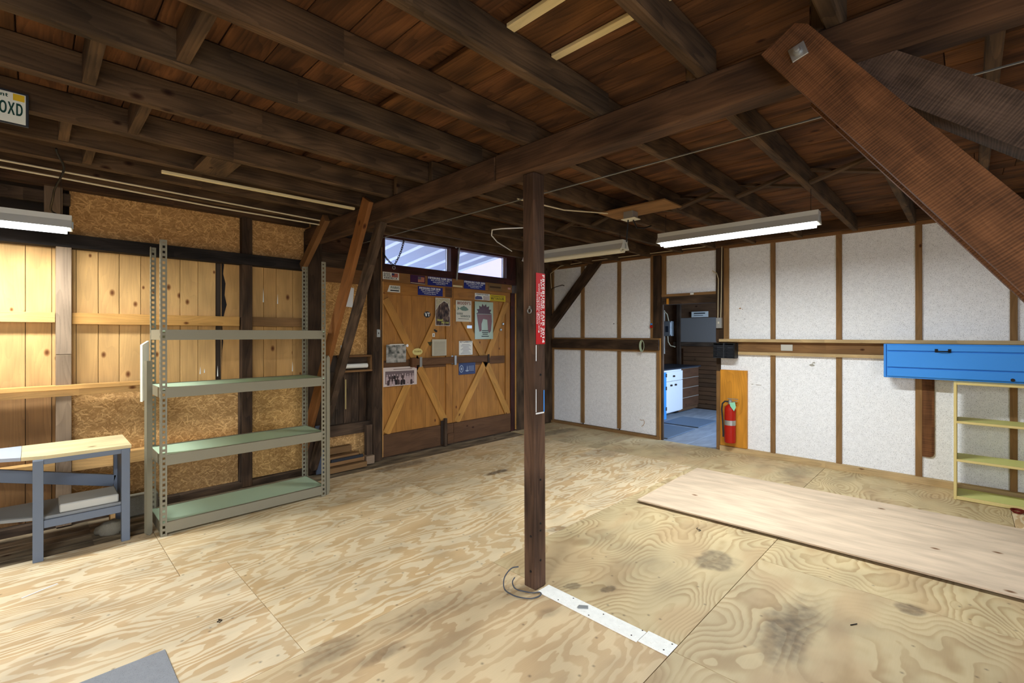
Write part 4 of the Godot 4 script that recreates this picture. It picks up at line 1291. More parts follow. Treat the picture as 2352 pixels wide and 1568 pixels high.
func build_right_things() -> void:
	# blue lidded box hung on the wall
	var s := thing("tool_cabinet", "bright blue wall cabinet with a drop front and black handle", "cabinet", Vector3(5.95, 1.03, 0.2))
	bd("body", M.boxblue, s, 5.87, 6.0, 1.03, 1.358, -0.60, 1.0, 2)
	for q in [[1.295, 1.350], [1.135, 1.286], [1.045, 1.126]]:
		bd("front_board", M.boxblue, s, 5.853, 5.87, q[0], q[1], -0.575, 0.98, 2, Color.WHITE, 0.004)
	for q in [[-0.60, -0.58]]:
		bd("frame_stile", M.boxblue, s, 5.858, 5.87, 1.035, 1.358, q[0], q[1], 1, Color(0.92, 0.92, 0.95))
	var b := MB.new()
	for z in [-0.045, 0.045]:
		b.box(Vector3(0, 0, z), Vector3(0.004, 0.032, 0.022), 0.001)
	b.tube(PackedVector3Array([Vector3(0, 0, -0.045), Vector3(-0.022, -0.006, -0.035), Vector3(-0.026, -0.006, 0), Vector3(-0.022, -0.006, 0.035), Vector3(0, 0, 0.045)]), 0.006)
	put("handle", b, M.black, s, Vector3(5.85, 1.30, -0.17) - s.position)
	b = MB.new()
	b.lathe(Vector3.ZERO, [Vector2(0, 0.006), Vector2(0.012, 0.006), Vector2(0.014, 0.0)], 12)
	put("lock", b, M.iron, s, Vector3(5.853, 1.06, 0.27) - s.position, Basis(Vector3(0, 0, 1), Vector3(-1, 0, 0), Vector3(0, 1, 0)))
	# open backed yellow green shelf
	var bc := thing("open_bookcase", "yellow green open backed shelf unit standing by the white wall", "shelf unit", Vector3(5.85, 0, 0.6))
	bd("side", M.limeedge, bc, 5.665, 6.0, 0.0, 1.03, -0.095, -0.075, 1)
	bd("side", M.limeedge, bc, 5.665, 6.0, 0.0, 1.03, 1.10, 1.12, 1)
	bd("top", M.limeedge, bc, 5.665, 6.0, 1.01, 1.03, -0.075, 1.10, 2)
	for y in [0.69, 0.355]:
		var sh := bd("shelf", M.lime, bc, 5.68, 5.99, y - 0.018, y, -0.075, 1.10, 2)
		bd("edge_strip", M.limeedge, sh, 5.665, 5.68, y - 0.018, y + 0.002, -0.075, 1.10, 2)
	var bs := bd("shelf", M.lime, bc, 5.68, 5.99, 0.012, 0.032, -0.075, 1.10, 2)
	bd("edge_strip", M.limeedge, bs, 5.665, 5.68, 0.004, 0.034, -0.075, 1.10, 2)
	# fire extinguisher
	var e := thing("fire_extinguisher", "red fire extinguisher with a silver band hung on the pine board", "extinguisher", Vector3(5.965, 0.13, -2.09))
	b = MB.new()
	b.lathe(Vector3.ZERO, [Vector2(0, 0.0), Vector2(0.060, 0.0), Vector2(0.064, 0.006), Vector2(0.064, 0.40), Vector2(0.058, 0.43), Vector2(0.040, 0.455), Vector2(0.022, 0.465), Vector2(0.02, 0.48), Vector2(0, 0.48)], 24)
	put("cylinder", b, M.red, e)
	b = MB.new()
	b.lathe(Vector3.ZERO, [Vector2(0.0645, 0.215), Vector2(0.0655, 0.216), Vector2(0.0655, 0.274), Vector2(0.0645, 0.275)], 24)
	put("band", b, M.galv, e)
	b = MB.new()
	b.lathe(Vector3.ZERO, [Vector2(0, 0.47), Vector2(0.022, 0.47), Vector2(0.022, 0.515), Vector2(0.012, 0.525), Vector2(0, 0.525)], 12)
	put("valve", b, M.galv, e)
	b = MB.new()
	b.box(Vector3(0, 0.535, 0.03), Vector3(0.022, 0.008, 0.12), 0.002)
	b.box(Vector3(0, 0.508, 0.045), Vector3(0.022, 0.006, 0.08), 0.002)
	put("lever", b, M.galv, e)
	b = MB.new()
	b.tube(PackedVector3Array([Vector3(-0.01, 0.50, -0.02), Vector3(-0.02, 0.50, -0.055), Vector3(-0.02, 0.47, -0.085), Vector3(-0.015, 0.40, -0.095), Vector3(-0.01, 0.25, -0.085), Vector3(-0.01, 0.12, -0.078), Vector3(-0.01, 0.06, -0.078)]), 0.0095)
	put("hose", b, M.darkgrey, e)
	b = MB.new()
	b.prism(PackedVector2Array([Vector2(-0.02, 0.0), Vector2(0.04, 0.01), Vector2(0.05, -0.05), Vector2(0.03, -0.10), Vector2(0.012, -0.075), Vector2(-0.012, -0.04)]), -0.001, 0.001)
	put("tag", b, mat(Color(0.55, 0.80, 0.66), 0.7), e, Vector3(-0.062, 0.495, 0.035), Basis(Vector3(0.3, 0, 0.95).normalized(), Vector3.UP, Vector3(-0.95, 0, 0.3).normalized()))
	b = MB.new()
	b.box(Vector3(0.072, 0.25, 0), Vector3(0.012, 0.30, 0.04), 0.002)
	put("wall_bracket", b, M.iron, e)
	# black louvred box by the doorway
	var h := thing("black_tray", "black plastic louvred box fixed to the wall beside the doorway", "box", Vector3(5.98, 1.16, -2.1))
	bd("back", M.darkgrey, h, 6.02, 6.035, 1.165, 1.345, -2.27, -2.02, 2)
	bd("side", M.black, h, 5.91, 6.02, 1.165, 1.345, -2.275, -2.265, 1)
	bd("side", M.black, h, 5.91, 6.02, 1.165, 1.345, -2.035, -2.02, 1)
	bd("divider", M.darkgrey, h, 5.905, 6.02, 1.165, 1.35, -2.155, -2.14, 1)
	bd("base", M.darkgrey, h, 5.91, 6.02, 1.16, 1.17, -2.275, -2.02, 2)
	bd("top", M.black, h, 5.95, 6.02, 1.335, 1.345, -2.275, -2.02, 2)
	for i in 9:
		bd("louvre", M.darkgrey, h, 5.912, 5.925, 1.18 + i * 0.0165, 1.188 + i * 0.0165, -2.265, -2.155, 2, Color.WHITE, 0.0)
		bd("louvre", M.darkgrey, h, 5.912, 5.925, 1.18 + i * 0.0165, 1.188 + i * 0.0165, -2.14, -2.035, 2, Color.WHITE, 0.0)
	# switch and its conduits
	var w := thing("light_switch", "grey metal switch box with two cables on the post by the doorway", "switch", Vector3(6.0, 1.55, -2.23))
	bd("box", M.galv, w, 5.99, 6.03, 1.53, 1.66, -2.27, -2.205, 1)
	bd("toggle", M.offwhite, w, 5.975, 5.99, 1.585, 1.61, -2.245, -2.23, 1)
	b = MB.new()
	b.tube(PackedVector3Array([Vector3(0, 1.66, -2.255), Vector3(0, 2.15, -2.25), Vector3(0, 2.22, -2.27), Vector3(0.02, 2.26, -2.33)]), 0.006)
	put("cable", b, M.cream_wire, w, Vector3(6.015, 0, 0) - w.position)
	b = MB.new()
	b.tube(PackedVector3Array([Vector3(0, 1.66, -2.22), Vector3(0.0, 1.9, -2.215), Vector3(0.01, 2.55, -2.21)]), 0.006)
	put("cable", b, M.cream_wire, w, Vector3(6.015, 0, 0) - w.position)
	# looped cord on the girt
	b = MB.new()
	for k in 5:
		var pts := PackedVector3Array()
		for i in 14:
			var a := TAU * i / 14
			pts.append(Vector3(-0.006 * k, cos(a) * (0.065 + 0.004 * k), sin(a) * (0.024 + 0.003 * k)))
		b.tube(pts, 0.005, 6, true)
	solo("cord_hank", b, mat(Color(0.62, 0.66, 0.55), 0.8), "pale green looped cord hanging on the dark wall timber", "cord", "", Vector3(5.985, 1.29, -3.28))
	# red and blue bits on the door post
	b = MB.new()
	b.box(Vector3.ZERO, Vector3(0.012, 0.035, 0.04), 0.004)
	solo("red_hook", b, M.red, "small red tag on the post beside the doorway", "tag", "", Vector3(6.03, 1.56, -3.17))
	b = MB.new()
	b.box(Vector3.ZERO, Vector3(0.01, 0.02, 0.03), 0.003)
	solo("blue_hook", b, M.boxblue, "small blue tag just above the red one", "tag", "", Vector3(6.03, 1.595, -3.17))
	b = MB.new()
	b.box(Vector3.ZERO, Vector3(0.02, 0.08, 0.03), 0.003)
	solo("yellow_level", b, M.yellowpine, "small yellow wooden piece on the doorway lintel", "block", "", Vector3(6.035, 1.90, -2.93))
	b = MB.new()
	b.box(Vector3.ZERO, Vector3(0.004, 0.022, 0.045), 0.0)
	solo("lintel_label", b, M.inkwhite, "tiny white label above the doorway", "label", "", Vector3(6.046, 1.985, -2.60))
	# hooked wire across the panel in the corner
	b = MB.new()
	b.tube(PackedVector3Array([Vector3(6.04, 2.21, -4.97), Vector3(6.0, 2.23, -4.85), Vector3(5.98, 2.25, -4.70), Vector3(5.98, 2.235, -4.66)]), 0.006)
	solo("wall_hook", b, M.iron, "thin iron hook across the corner panel of the white wall", "hook")

func build_floor_things() -> void:
	var s := thing("loose_plywood", "loose pale plywood panel lying on the floor by the white wall", "panel", Vector3(4.3, 0.001, -0.9))
	# two pieces laid side by side
	var R := Basis(Vector3(0, 0, 1), -0.011) * Basis(Vector3.UP, 0.045)
	var b := MB.new()
	b.g = 2
	b.off = Vector2(0.4, 0.4)
	b.box(Vector3.ZERO, Vector3(1.0, 0.012, 2.6), 0.001)
	put("sheet", b, M.loose, s, Vector3(-0.10, 0.0165, 0.13), R)
	b = MB.new()
	b.g = 2
	b.off = Vector2(0.6, 0.7)
	b.box(Vector3.ZERO, Vector3(0.36, 0.012, 2.6), 0.001)
	put("sheet", b, M.loose, s, Vector3(0.585, 0.009, 0.11), R)
	# white sill strip from the post
	var w := thing("sill_strip", "white painted wooden strip fixed to the floor at the post foot", "strip", Vector3(2.04, 0, -1.35))
	var t1 := tri_mat(Color(1, 1, 1), speckle_tex(38, Color(0.96, 0.955, 0.91), 900, Color(0.60, 0.50, 0.34)), 0.5, 0.7, 0.05)
	bd("strip", t1, w, 1.985, 2.085, 0.0, 0.006, -1.738, -1.12, 2)
	bd("strip", t1, w, 1.997, 2.10, 0.0, 0.006, -1.118, -0.97, 2)
	for q in [[2.0, -1.60], [2.07, -1.55], [2.0, -1.40], [2.06, -1.35], [2.01, -1.16], [2.08, -1.14], [2.02, -1.0], [2.085, -0.99]]:
		var nb := MB.new()
		nb.lathe(Vector3.ZERO, [Vector2(0.0, 0.001), Vector2(0.0035, 0.001), Vector2(0.004, 0)], 8)
		put("nail_head", nb, M.iron, w, Vector3(q[0], 0.006, q[1]) - w.position)
	b = MB.new()
	b.prism(PackedVector2Array([Vector2(-0.028, -0.01), Vector2(-0.018, 0.014), Vector2(0.03, 0.014), Vector2(0.03, -0.014), Vector2(-0.02, -0.016)]), 0.0, 0.0025)
	solo("metal_tag", b, M.galv, "small grey metal tag lying on the white floor strip", "tag", "", Vector3(2.035, 0.007, -1.465), Basis(Vector3(0.6, 0, 0.8), Vector3(0.8, 0, -0.6), Vector3.UP))
	# cord at the foot of the post
	b = MB.new()
	var pts := PackedVector3Array()
	for p in [[1.96, 0.11, -1.86], [1.93, 0.10, -1.89], [1.885, 0.06, -1.90], [1.865, 0.012, -1.88], [1.86, 0.006, -1.82], [1.87, 0.006, -1.77], [1.90, 0.006, -1.72], [1.945, 0.006, -1.70], [1.98, 0.006, -1.705], [1.985, 0.006, -1.725], [1.955, 0.006, -1.745], [1.925, 0.010, -1.79], [1.91, 0.012, -1.84], [1.925, 0.03, -1.875], [1.95, 0.045, -1.88]]:
		pts.append(Vector3(p[0], p[1], p[2]))
	var cv := Curve3D.new()
	for i in pts.size():
		var tg: Vector3 = (pts[mini(i + 1, pts.size() - 1)] - pts[maxi(i - 1, 0)]) / 6.0
		cv.add_point(pts[i], -tg, tg)
	cv.bake_interval = 0.012
	b.tube(cv.get_baked_points(), 0.0035, 6)
	solo("cord_coil", b, M.cord, "thin grey cord curled on the floor at the post foot", "cord")
	# grey mat corner
	b = MB.new()
	b.box(Vector3.ZERO, Vector3(1.1, 0.008, 0.75), 0.002)
	solo("rubber_mat", b, M.mat_grey, "grey rubber mat on the floor near the camera", "mat", "", Vector3(-0.125, 0.005, -2.262))
	# small litter
	for a in [[505, "bent wire staple on the plywood floor below the shelving", [[0.0, 0.0], [0.012, 0.02], [-0.004, 0.034], [-0.01, 0.02], [0.004, 0.012]], Vector3(0.66, 0.003, -2.73), M.iron], [1600, "curled black wire scrap near the loose plywood panel", [[-0.02, 0.01], [0, 0.018], [0.012, 0.006], [0.0, -0.006], [0.014, -0.02], [0.03, -0.016]], Vector3(3.45, 0.003, -1.435), M.black], [1960, "short dark splinter on the floor near the camera", [[-0.015, -0.01], [0.02, 0.012]], Vector3(2.863, 0.003, -0.412), M.black]]:
		b = MB.new()
		var q := PackedVector3Array()
		for p in a[2]:
			q.append(Vector3(p[0], 0, p[1]))
		b.tube(q, 0.0022, 5)
		solo("wire_scrap", b, a[4], a[1], "scrap", "", a[3])
	b = MB.new()
	b.box(Vector3.ZERO, Vector3(0.16, 0.002, 0.008))
	solo("white_sliver", b, M.inkwhite, "thin white sliver lying on the floor in front of the bench", "scrap", "", Vector3(0.03, 0.002, -3.76), Basis(Vector3.UP, 0.45))
	b = MB.new()
	for k in 3:
		var q := PackedVector3Array()
		for i in 12:
			var an := TAU * i / 12
			q.append(Vector3(cos(an) * 0.05, 0.006 + 0.006 * k, sin(an) * (0.03 + 0.006 * k)))
		b.tube(q, 0.004, 6, true)
	solo("red_coil", b, mat(Color(0.40, 0.12, 0.07), 0.6), "small dark red coil of wire on the floor in front of the open shelf unit", "coil", "", Vector3(5.60, 0.002, 0.285))

func plate(called: String, label: String, cat: String, x0: float, x1: float, y0: float, y1: float, m: Material, z := -4.918, group := "") -> Node3D:
	var o := thing(called, label, cat, Vector3((x0 + x1) / 2, y0, z), group)
	bd("sheet", m, o, x0, x1, y0, y1, z - 0.0015, z + 0.0015, 0, Color.WHITE, 0.0004)
	return o

func words(o: Node3D, text: String, x0: float, x1: float, y0: float, y1: float, m: Material) -> void:
	lettering("lettering", text, o, Vector3((x0 + x1) / 2, (y0 + y1) / 2, o.position.z + 0.0027), Vector3.RIGHT, Vector3.UP, x1 - x0, y1 - y0, m)

func shape(o: Node3D, called: String, m: Material, pts: Array, lift := 0.0) -> void:
	var b := MB.new()
	var p := PackedVector2Array()
	for q in pts:
		p.append(Vector2(q[0], q[1]))
	b.prism(p, 0.0, 0.0006)
	put(called, b, m, o, Vector3(0, 0, o.position.z + 0.0016 + lift) - o.position)

func oval(x: float, y: float, rx: float, ry: float) -> Array:
	var r := []
	for i in 18:
		r.append([x + cos(TAU * i / 18) * rx, y + sin(TAU * i / 18) * ry])
	return r

# printed photograph: mottled tones
func print_tex(s: int, cols: Array, fx: float, fy: float) -> StandardMaterial3D:
	var w := 160
	var h := 96
	var im := Image.create(w, h, false, Image.FORMAT_RGB8)
	var nz := noise(s, 1.0, 4)
	for y in h:
		for x in w:
			var k := clampf(0.5 + 0.8 * nz.get_noise_2d(x * fx / w, y * fy / h), 0.0, 0.999) * (cols.size() - 1)
			im.set_pixel(x, y, (cols[int(k)] as Color).lerp(cols[int(k) + 1], fposmod(k, 1.0)))
	var m := mat(Color.WHITE, 0.6, ImageTexture.create_from_image(im))
	m.uv1_triplanar = true
	m.uv1_scale = Vector3(2.0, 2.0, 2.0)
	return m

func build_door_papers() -> void:
	var zh := -4.898
	var navy := mat(Color(0.10, 0.13, 0.42), 0.5)
	var o := plate("bumper_sticker", "white flag bumper sticker on the header board next to the shelving side", "sticker", 2.858, 3.075, 2.10, 2.185, M.paper, zh)
	words(o, "GOD", 2.87, 2.955, 2.155, 2.176, M.ink)
	words(o, "BLESS", 2.87, 2.965, 2.131, 2.152, M.ink)
	words(o, "AMERICA", 2.87, 3.05, 2.106, 2.127, M.ink)
	shape(o, "flag", mat(Color(0.62, 0.34, 0.28), 0.6), [[2.975, 2.131], [3.06, 2.131], [3.06, 2.178], [2.975, 2.178]])
	shape(o, "flag_canton", mat(Color(0.22, 0.22, 0.34), 0.6), [[2.975, 2.152], [3.012, 2.152], [3.012, 2.178], [2.975, 2.178]], 0.0006)
	o = plate("bumper_sticker", "purple bumper sticker with a small flag on the header board", "sticker", 3.234, 3.452, 2.075, 2.185, mat(Color(0.24, 0.10, 0.24), 0.5), zh)
	shape(o, "flag", mat(Color(0.66, 0.42, 0.34), 0.6), [[3.345, 2.10], [3.44, 2.105], [3.44, 2.165], [3.345, 2.17]])
	shape(o, "flag_canton", mat(Color(0.36, 0.33, 0.36), 0.6), [[3.345, 2.135], [3.39, 2.135], [3.39, 2.169], [3.345, 2.17]], 0.0006)
	shape(o, "stripe", M.paleboard, [[3.236, 2.084], [3.45, 2.08], [3.45, 2.086], [3.236, 2.09]])
	o = plate("bumper_sticker", "blue fair sticker dated two thousand twelve on the header board", "sticker", 3.492, 3.883, 2.078, 2.19, navy, zh)
	words(o, "FRYEBURG FAIR 2012", 3.50, 3.875, 2.157, 2.183, M.inkwhite)
	words(o, "SEPT. 30 THRU OCT. 7, 2012", 3.54, 3.84, 2.134, 2.149, M.inkwhite)
	words(o, "www.fryeburgfair.org", 3.57, 3.81, 2.111, 2.127, M.inkwhite)
	words(o, "Fryeburg, Maine", 3.62, 3.77, 2.093, 2.105, M.inkwhite)
	o = plate("paper_strip", "narrow pale strip stuck on the header board between the blue stickers", "strip", 3.897, 4.062, 2.085, 2.108, M.paleboard, zh)
	o = plate("bumper_sticker", "blue fair sticker dated two thousand nine on the header board", "sticker", 4.085, 4.476, 2.076, 2.188, navy, zh)
	words(o, "FRYEBURG FAIR 2009", 4.093, 4.468, 2.155, 2.181, M.inkwhite)
	words(o, "OCT. 4 THRU OCT. 11, 2009", 4.13, 4.43, 2.132, 2.147, M.inkwhite)
	words(o, "www.fryeburgfair.org", 4.16, 4.40, 2.109, 2.125, M.inkwhite)
	words(o, "Fryeburg, Maine", 4.20, 4.36, 2.091, 2.103, M.inkwhite)
	o = plate("faded_sticker", "faded brown sticker near the white wall end of the header board", "sticker", 4.543, 4.80, 2.085, 2.18, mat(Color(0.44, 0.34, 0.20), 0.7), zh)
	shape(o, "stripe", mat(Color(0.26, 0.18, 0.10), 0.7), [[4.56, 2.12], [4.78, 2.12], [4.78, 2.145], [4.56, 2.145]])
	o = plate("paper_scrap", "small pinkish paper scrap at the end of the header board", "scrap", 4.93, 4.99, 2.12, 2.145, mat(Color(0.75, 0.55, 0.50), 0.7), zh)
	# stickers on the door rails
	var zr := -4.913
	o = plate("slanted_sign", "white slanted plate sign high on the door leaf next to the shelving", "sign", 2.955, 3.10, 1.955, 2.035, M.paper, zr)
	shape(o, "border", M.paper, [[2.925, 1.955], [2.955, 1.955], [2.975, 2.035], [2.955, 2.035]])
	words(o, "PARKS", 2.97, 3.09, 1.995, 2.025, mat(Color(0.25, 0.30, 0.26), 0.7))
	shape(o, "bar", M.ink, [[2.965, 1.968], [3.085, 1.968], [3.085, 1.982], [2.965, 1.982]])
	o = plate("bumper_sticker", "blue fair sticker dated two thousand eighteen across the top door rail", "sticker", 3.355, 3.739, 1.945, 2.055, navy, zr)
	words(o, "FRYEBURG FAIR 2018", 3.375, 3.70, 2.022, 2.045, M.inkwhite)
	words(o, "SEPT. 30 THRU OCT. 7, 2018", 3.40, 3.68, 2.001, 2.015, M.inkwhite)
	words(o, "www.fryeburgfair.org", 3.42, 3.66, 1.979, 1.994, M.inkwhite)
	words(o, "Fryeburg, Maine", 3.45, 3.63, 1.958, 1.971, M.inkwhite)
	o = plate("dark_plate", "dark square plate at the top of the meeting edge of the doors", "plate", 3.782, 3.892, 1.94, 2.07, M.kick, zr)
	o = plate("bumper_sticker", "white sticker with a wavy striped flag above the green poster", "sticker", 4.296, 4.577, 1.935, 2.028, M.paper, zr)
	words(o, "POWER OF PRIDE", 4.32, 4.55, 2.005, 2.02, M.ink)
	shape(o, "flag_canton", mat(Color(0.28, 0.28, 0.42), 0.6), [[4.30, 1.938], [4.44, 1.945], [4.42, 1.985], [4.34, 1.99], [4.30, 1.975]])
	for i in 3:
		var y := 1.942 + i * 0.02
		shape(o, "flag_stripe", mat(Color(0.50, 0.34, 0.30), 0.6), [[4.45, y], [4.50, y - 0.004], [4.57, y + 0.004], [4.57, y + 0.012], [4.50, y + 0.005], [4.45, y + 0.009]])
	o = plate("bumper_sticker", "yellow sticker with black lettering on the top rail by the white wall", "sticker", 4.579, 4.894, 1.935, 2.022, mat(Color(0.80, 0.70, 0.06), 0.5), zr)
	words(o, "WALT'S SALES & INC.", 4.60, 4.875, 1.955, 1.99, M.ink)
	shape(o, "rule", M.ink, [[4.60, 2.001], [4.87, 2.001], [4.87, 2.008], [4.60, 2.008]])
	shape(o, "rule", M.ink, [[4.60, 1.942], [4.87, 1.942], [4.87, 1.946], [4.60, 1.946]])
	# posters
	var zp := -4.915
	o = plate("tin_sign", "dark brown portrait tin sign on the door leaf next to the shelving", "sign", 3.625, 3.861, 1.565, 1.925, M.paper, zp)
	shape(o, "picture", print_tex(3, [Color(0.10, 0.07, 0.07), Color(0.30, 0.23, 0.20), Color(0.55, 0.48, 0.40)], 9.0, 5.0), [[3.63, 1.57], [3.856, 1.57], [3.856, 1.77], [3.82, 1.86], [3.76, 1.885], [3.69, 1.84], [3.63, 1.76]])
	shape(o, "speckled_ground", print_tex(4, [Color(0.44, 0.40, 0.30), Color(0.70, 0.66, 0.54), Color(0.76, 0.72, 0.6)], 40.0, 40.0), [[3.63, 1.77], [3.69, 1.845], [3.76, 1.89], [3.82, 1.865], [3.856, 1.78], [3.856, 1.92], [3.63, 1.92]], 0.0001)
	words(o, "Read", 3.655, 3.74, 1.625, 1.655, mat(Color(0.74, 0.74, 0.36), 0.6))
	words(o, "My Lips", 3.72, 3.84, 1.59, 1.62, mat(Color(0.74, 0.74, 0.36), 0.6))
	o = plate("tin_sign", "cream tin sign with a green fish on the door leaf by the white wall", "sign", 3.96, 4.232, 1.625, 1.91, mat(Color(0.76, 0.74, 0.66), 0.5), zp)
	words(o, "WOODY'S", 3.98, 4.215, 1.855, 1.895, mat(Color(0.45, 0.16, 0.13), 0.6))
	var fishgreen := mat(Color(0.40, 0.48, 0.42), 0.6)
	shape(o, "fish", fishgreen, [[4.02, 1.798], [4.05, 1.822], [4.09, 1.834], [4.14, 1.825], [4.18, 1.795], [4.175, 1.783], [4.13, 1.772], [4.07, 1.774]])
	shape(o, "fish_tail", fishgreen, [[4.024, 1.80], [3.985, 1.83], [3.992, 1.80], [3.985, 1.772]], 0.0003)
	shape(o, "fish_fin", fishgreen, [[4.08, 1.83], [4.11, 1.83], [4.10, 1.846]], 0.0003)
	words(o, "GUIDE", 3.975, 4.08, 1.72, 1.745, mat(Color(0.18, 0.26, 0.24), 0.6))
	words(o, "SERVICE", 4.04, 4.21, 1.685, 1.712, mat(Color(0.18, 0.26, 0.24), 0.6))
	shape(o, "rule", M.ink, [[4.0, 1.66], [4.19, 1.66], [4.19, 1.666], [4.0, 1.666]])
	o = plate("poster", "tall pale green poster with a spiky red brown shape", "poster", 4.296, 4.645, 1.385, 1.912, mat(Color(0.60, 0.65, 0.54), 0.3), zp)
	var spiky := []
	for i in 15:
		var an := PI * i / 14.0
		var rr := 0.155 if i % 2 == 0 else 0.115
		spiky.append([4.47 + cos(an) * rr, 1.74 + sin(an) * rr * 0.95])
	shape(o, "spiky_shape", mat(Color(0.30, 0.18, 0.17), 0.4), spiky)
	shape(o, "rounded_shape", mat(Color(0.44, 0.28, 0.25), 0.4), [[4.33, 1.735], [4.615, 1.735], [4.62, 1.64], [4.60, 1.50], [4.57, 1.47], [4.545, 1.5], [4.53, 1.66], [4.45, 1.67], [4.42, 1.60], [4.42, 1.50], [4.38, 1.49], [4.355, 1.6]])
	for q in [[4.43, 4.55, 1.50], [4.43, 4.55, 1.475], [4.44, 4.54, 1.45], [4.42, 4.56, 1.42]]:
		shape(o, "text_line", M.ink, [[q[0], q[2]], [q[1], q[2]], [q[1], q[2] + 0.011], [q[0], q[2] + 0.011]])
	o = thing("oval_sticker", "small dark oval sticker lettered VT on the door leaf", "sticker", Vector3(3.51, 1.67, -4.937))
	shape(o, "oval", M.darkgrey, oval(3.512, 1.705, 0.052, 0.04))
	words(o, "VT", 3.475, 3.55, 1.682, 1.728, M.inkwhite)
	o = plate("notice_sheet", "creased newsprint sheet pinned above the locking bar near the meeting edge", "notice", 3.573, 3.803, 1.175, 1.388, mat(Color(0.70, 0.67, 0.58), 0.8), -4.916)
	for i in 11:
		shape(o, "text_line", mat(Color(0.50, 0.47, 0.41), 0.8), [[3.60, 1.19 + i * 0.016], [3.78, 1.19 + i * 0.016], [3.78, 1.195 + i * 0.016], [3.60, 1.195 + i * 0.016]])
	o = plate("notice_sheet", "white printed notice sheet above the blue plate on the far door leaf", "notice", 4.016, 4.256, 1.172, 1.362, M.paper, -4.918)
	words(o, "AT LARRY'S", 4.03, 4.24, 1.34, 1.358, M.ink)
	for i in 8:
		var wdt := 0.09 - 0.02 * (i % 3)
		shape(o, "text_line", mat(Color(0.45, 0.46, 0.50), 0.8), [[4.136 - wdt, 1.19 + i * 0.017], [4.136 + wdt, 1.19 + i * 0.017], [4.136 + wdt, 1.196 + i * 0.017], [4.136 - wdt, 1.196 + i * 0.017]])
	o = plate("torn_picture", "torn grey picture on the door leaf above the group photograph", "picture", 2.905, 3.175, 1.115, 1.33, print_tex(14, [Color(0.16, 0.17, 0.15), Color(0.44, 0.44, 0.41), Color(0.62, 0.60, 0.56), Color(0.66, 0.64, 0.6)], 5.0, 5.0), -4.90)
	shape(o, "torn_edge", M.paper, [[2.93, 1.322], [3.15, 1.326], [3.15, 1.336], [2.96, 1.335]])
	o = plate("group_photograph", "long old group photograph with white border on the door leaf", "photograph", 2.865, 3.33, 0.835, 1.06, mat(Color(0.76, 0.70, 0.66), 0.5), -4.90)
	shape(o, "picture", mat(Color(0.40, 0.34, 0.34), 0.5), [[2.89, 0.865], [3.29, 0.855], [3.29, 1.01], [2.89, 1.015]])
	var dark1 := mat(Color(0.13, 0.10, 0.11), 0.5)
	var pale1 := mat(Color(0.66, 0.58, 0.57), 0.5)
	var mid1 := mat(Color(0.26, 0.20, 0.20), 0.5)
	for row in 2:
		for i in 11 - row:
			var fx := 2.91 + i * 0.036 + row * 0.018 + rng.randf_range(-0.005, 0.005)
			var fy := 0.925 - row * 0.05 + rng.randf_range(-0.006, 0.006)
			shape(o, "figure", [dark1, pale1, mid1][rng.randi_range(0, 2)], [[fx - 0.016, fy - 0.05 + row * 0.02], [fx + 0.016, fy - 0.05 + row * 0.02], [fx + 0.015, fy + 0.02], [fx + 0.006, fy + 0.03], [fx - 0.006, fy + 0.03], [fx - 0.015, fy + 0.02]], 0.0006 + row * 0.0006)
			shape(o, "figure_head", pale1, oval(fx, fy + 0.042, 0.008, 0.011), 0.0012 + row * 0.0006)
	shape(o, "red_corner", mat(Color(0.50, 0.24, 0.22), 0.6), [[3.26, 1.06], [3.33, 1.03], [3.33, 1.06]])
	shape(o, "band", mat(Color(0.44, 0.36, 0.34), 0.6), [[3.0, 1.03], [3.26, 1.028], [3.26, 1.036], [3.0, 1.038]])
	o = thing("oval_sticker", "small cream oval sticker at the crossing of the braces", "sticker", Vector3(3.352, 1.2, -4.918))
	shape(o, "oval", mat(Color(0.80, 0.74, 0.46), 0.6), oval(3.352, 1.236, 0.075, 0.043))
	words(o, "TOLMAN", 3.30, 3.405, 1.228, 1.25, mat(Color(0.46, 0.38, 0.16), 0.6))
	o = plate("blue_plate", "blue plate with white emblem below the locking bar", "plate", 4.009, 4.304, 0.907, 1.065, mat(Color(0.16, 0.21, 0.36), 0.4), -4.915)
	var pale := mat(Color(0.60, 0.64, 0.70), 0.5)
	shape(o, "seal", pale, oval(4.055, 0.985, 0.036, 0.05))
	shape(o, "seal_centre", mat(Color(0.20, 0.25, 0.38), 0.4), oval(4.055, 0.985, 0.028, 0.04), 0.0006)
	shape(o, "seal_heart", pale, oval(4.055, 0.985, 0.012, 0.02), 0.0012)
	shape(o, "figure", pale, [[4.12, 0.96], [4.15, 0.965], [4.155, 1.03], [4.165, 1.0], [4.162, 0.965], [4.19, 0.96], [4.17, 0.945], [4.14, 0.945]])
	for i in 4:
		shape(o, "text_line", pale, [[4.18, 0.955 + i * 0.019], [4.28, 0.955 + i * 0.019], [4.28, 0.96 + i * 0.019], [4.18, 0.96 + i * 0.019]])
	# small knobs, tags and badges
	var bb := thing("button_badge", "round white badge on the door leaf brace", "badge", Vector3(3.205, 1.31, -4.918))
	shape(bb, "disc", M.inkwhite, oval(3.205, 1.315, 0.016, 0.018))
	o = plate("price_tag", "tiny white tag below the VT sticker", "tag", 3.578, 3.618, 1.42, 1.466, M.paper, -4.918)
	words(o, "8", 3.59, 3.606, 1.43, 1.455, M.ink)
	o = plate("foil_scrap", "crumpled silver scrap under the fish sign", "scrap", 4.155, 4.245, 1.535, 1.575, M.galv, -4.917)
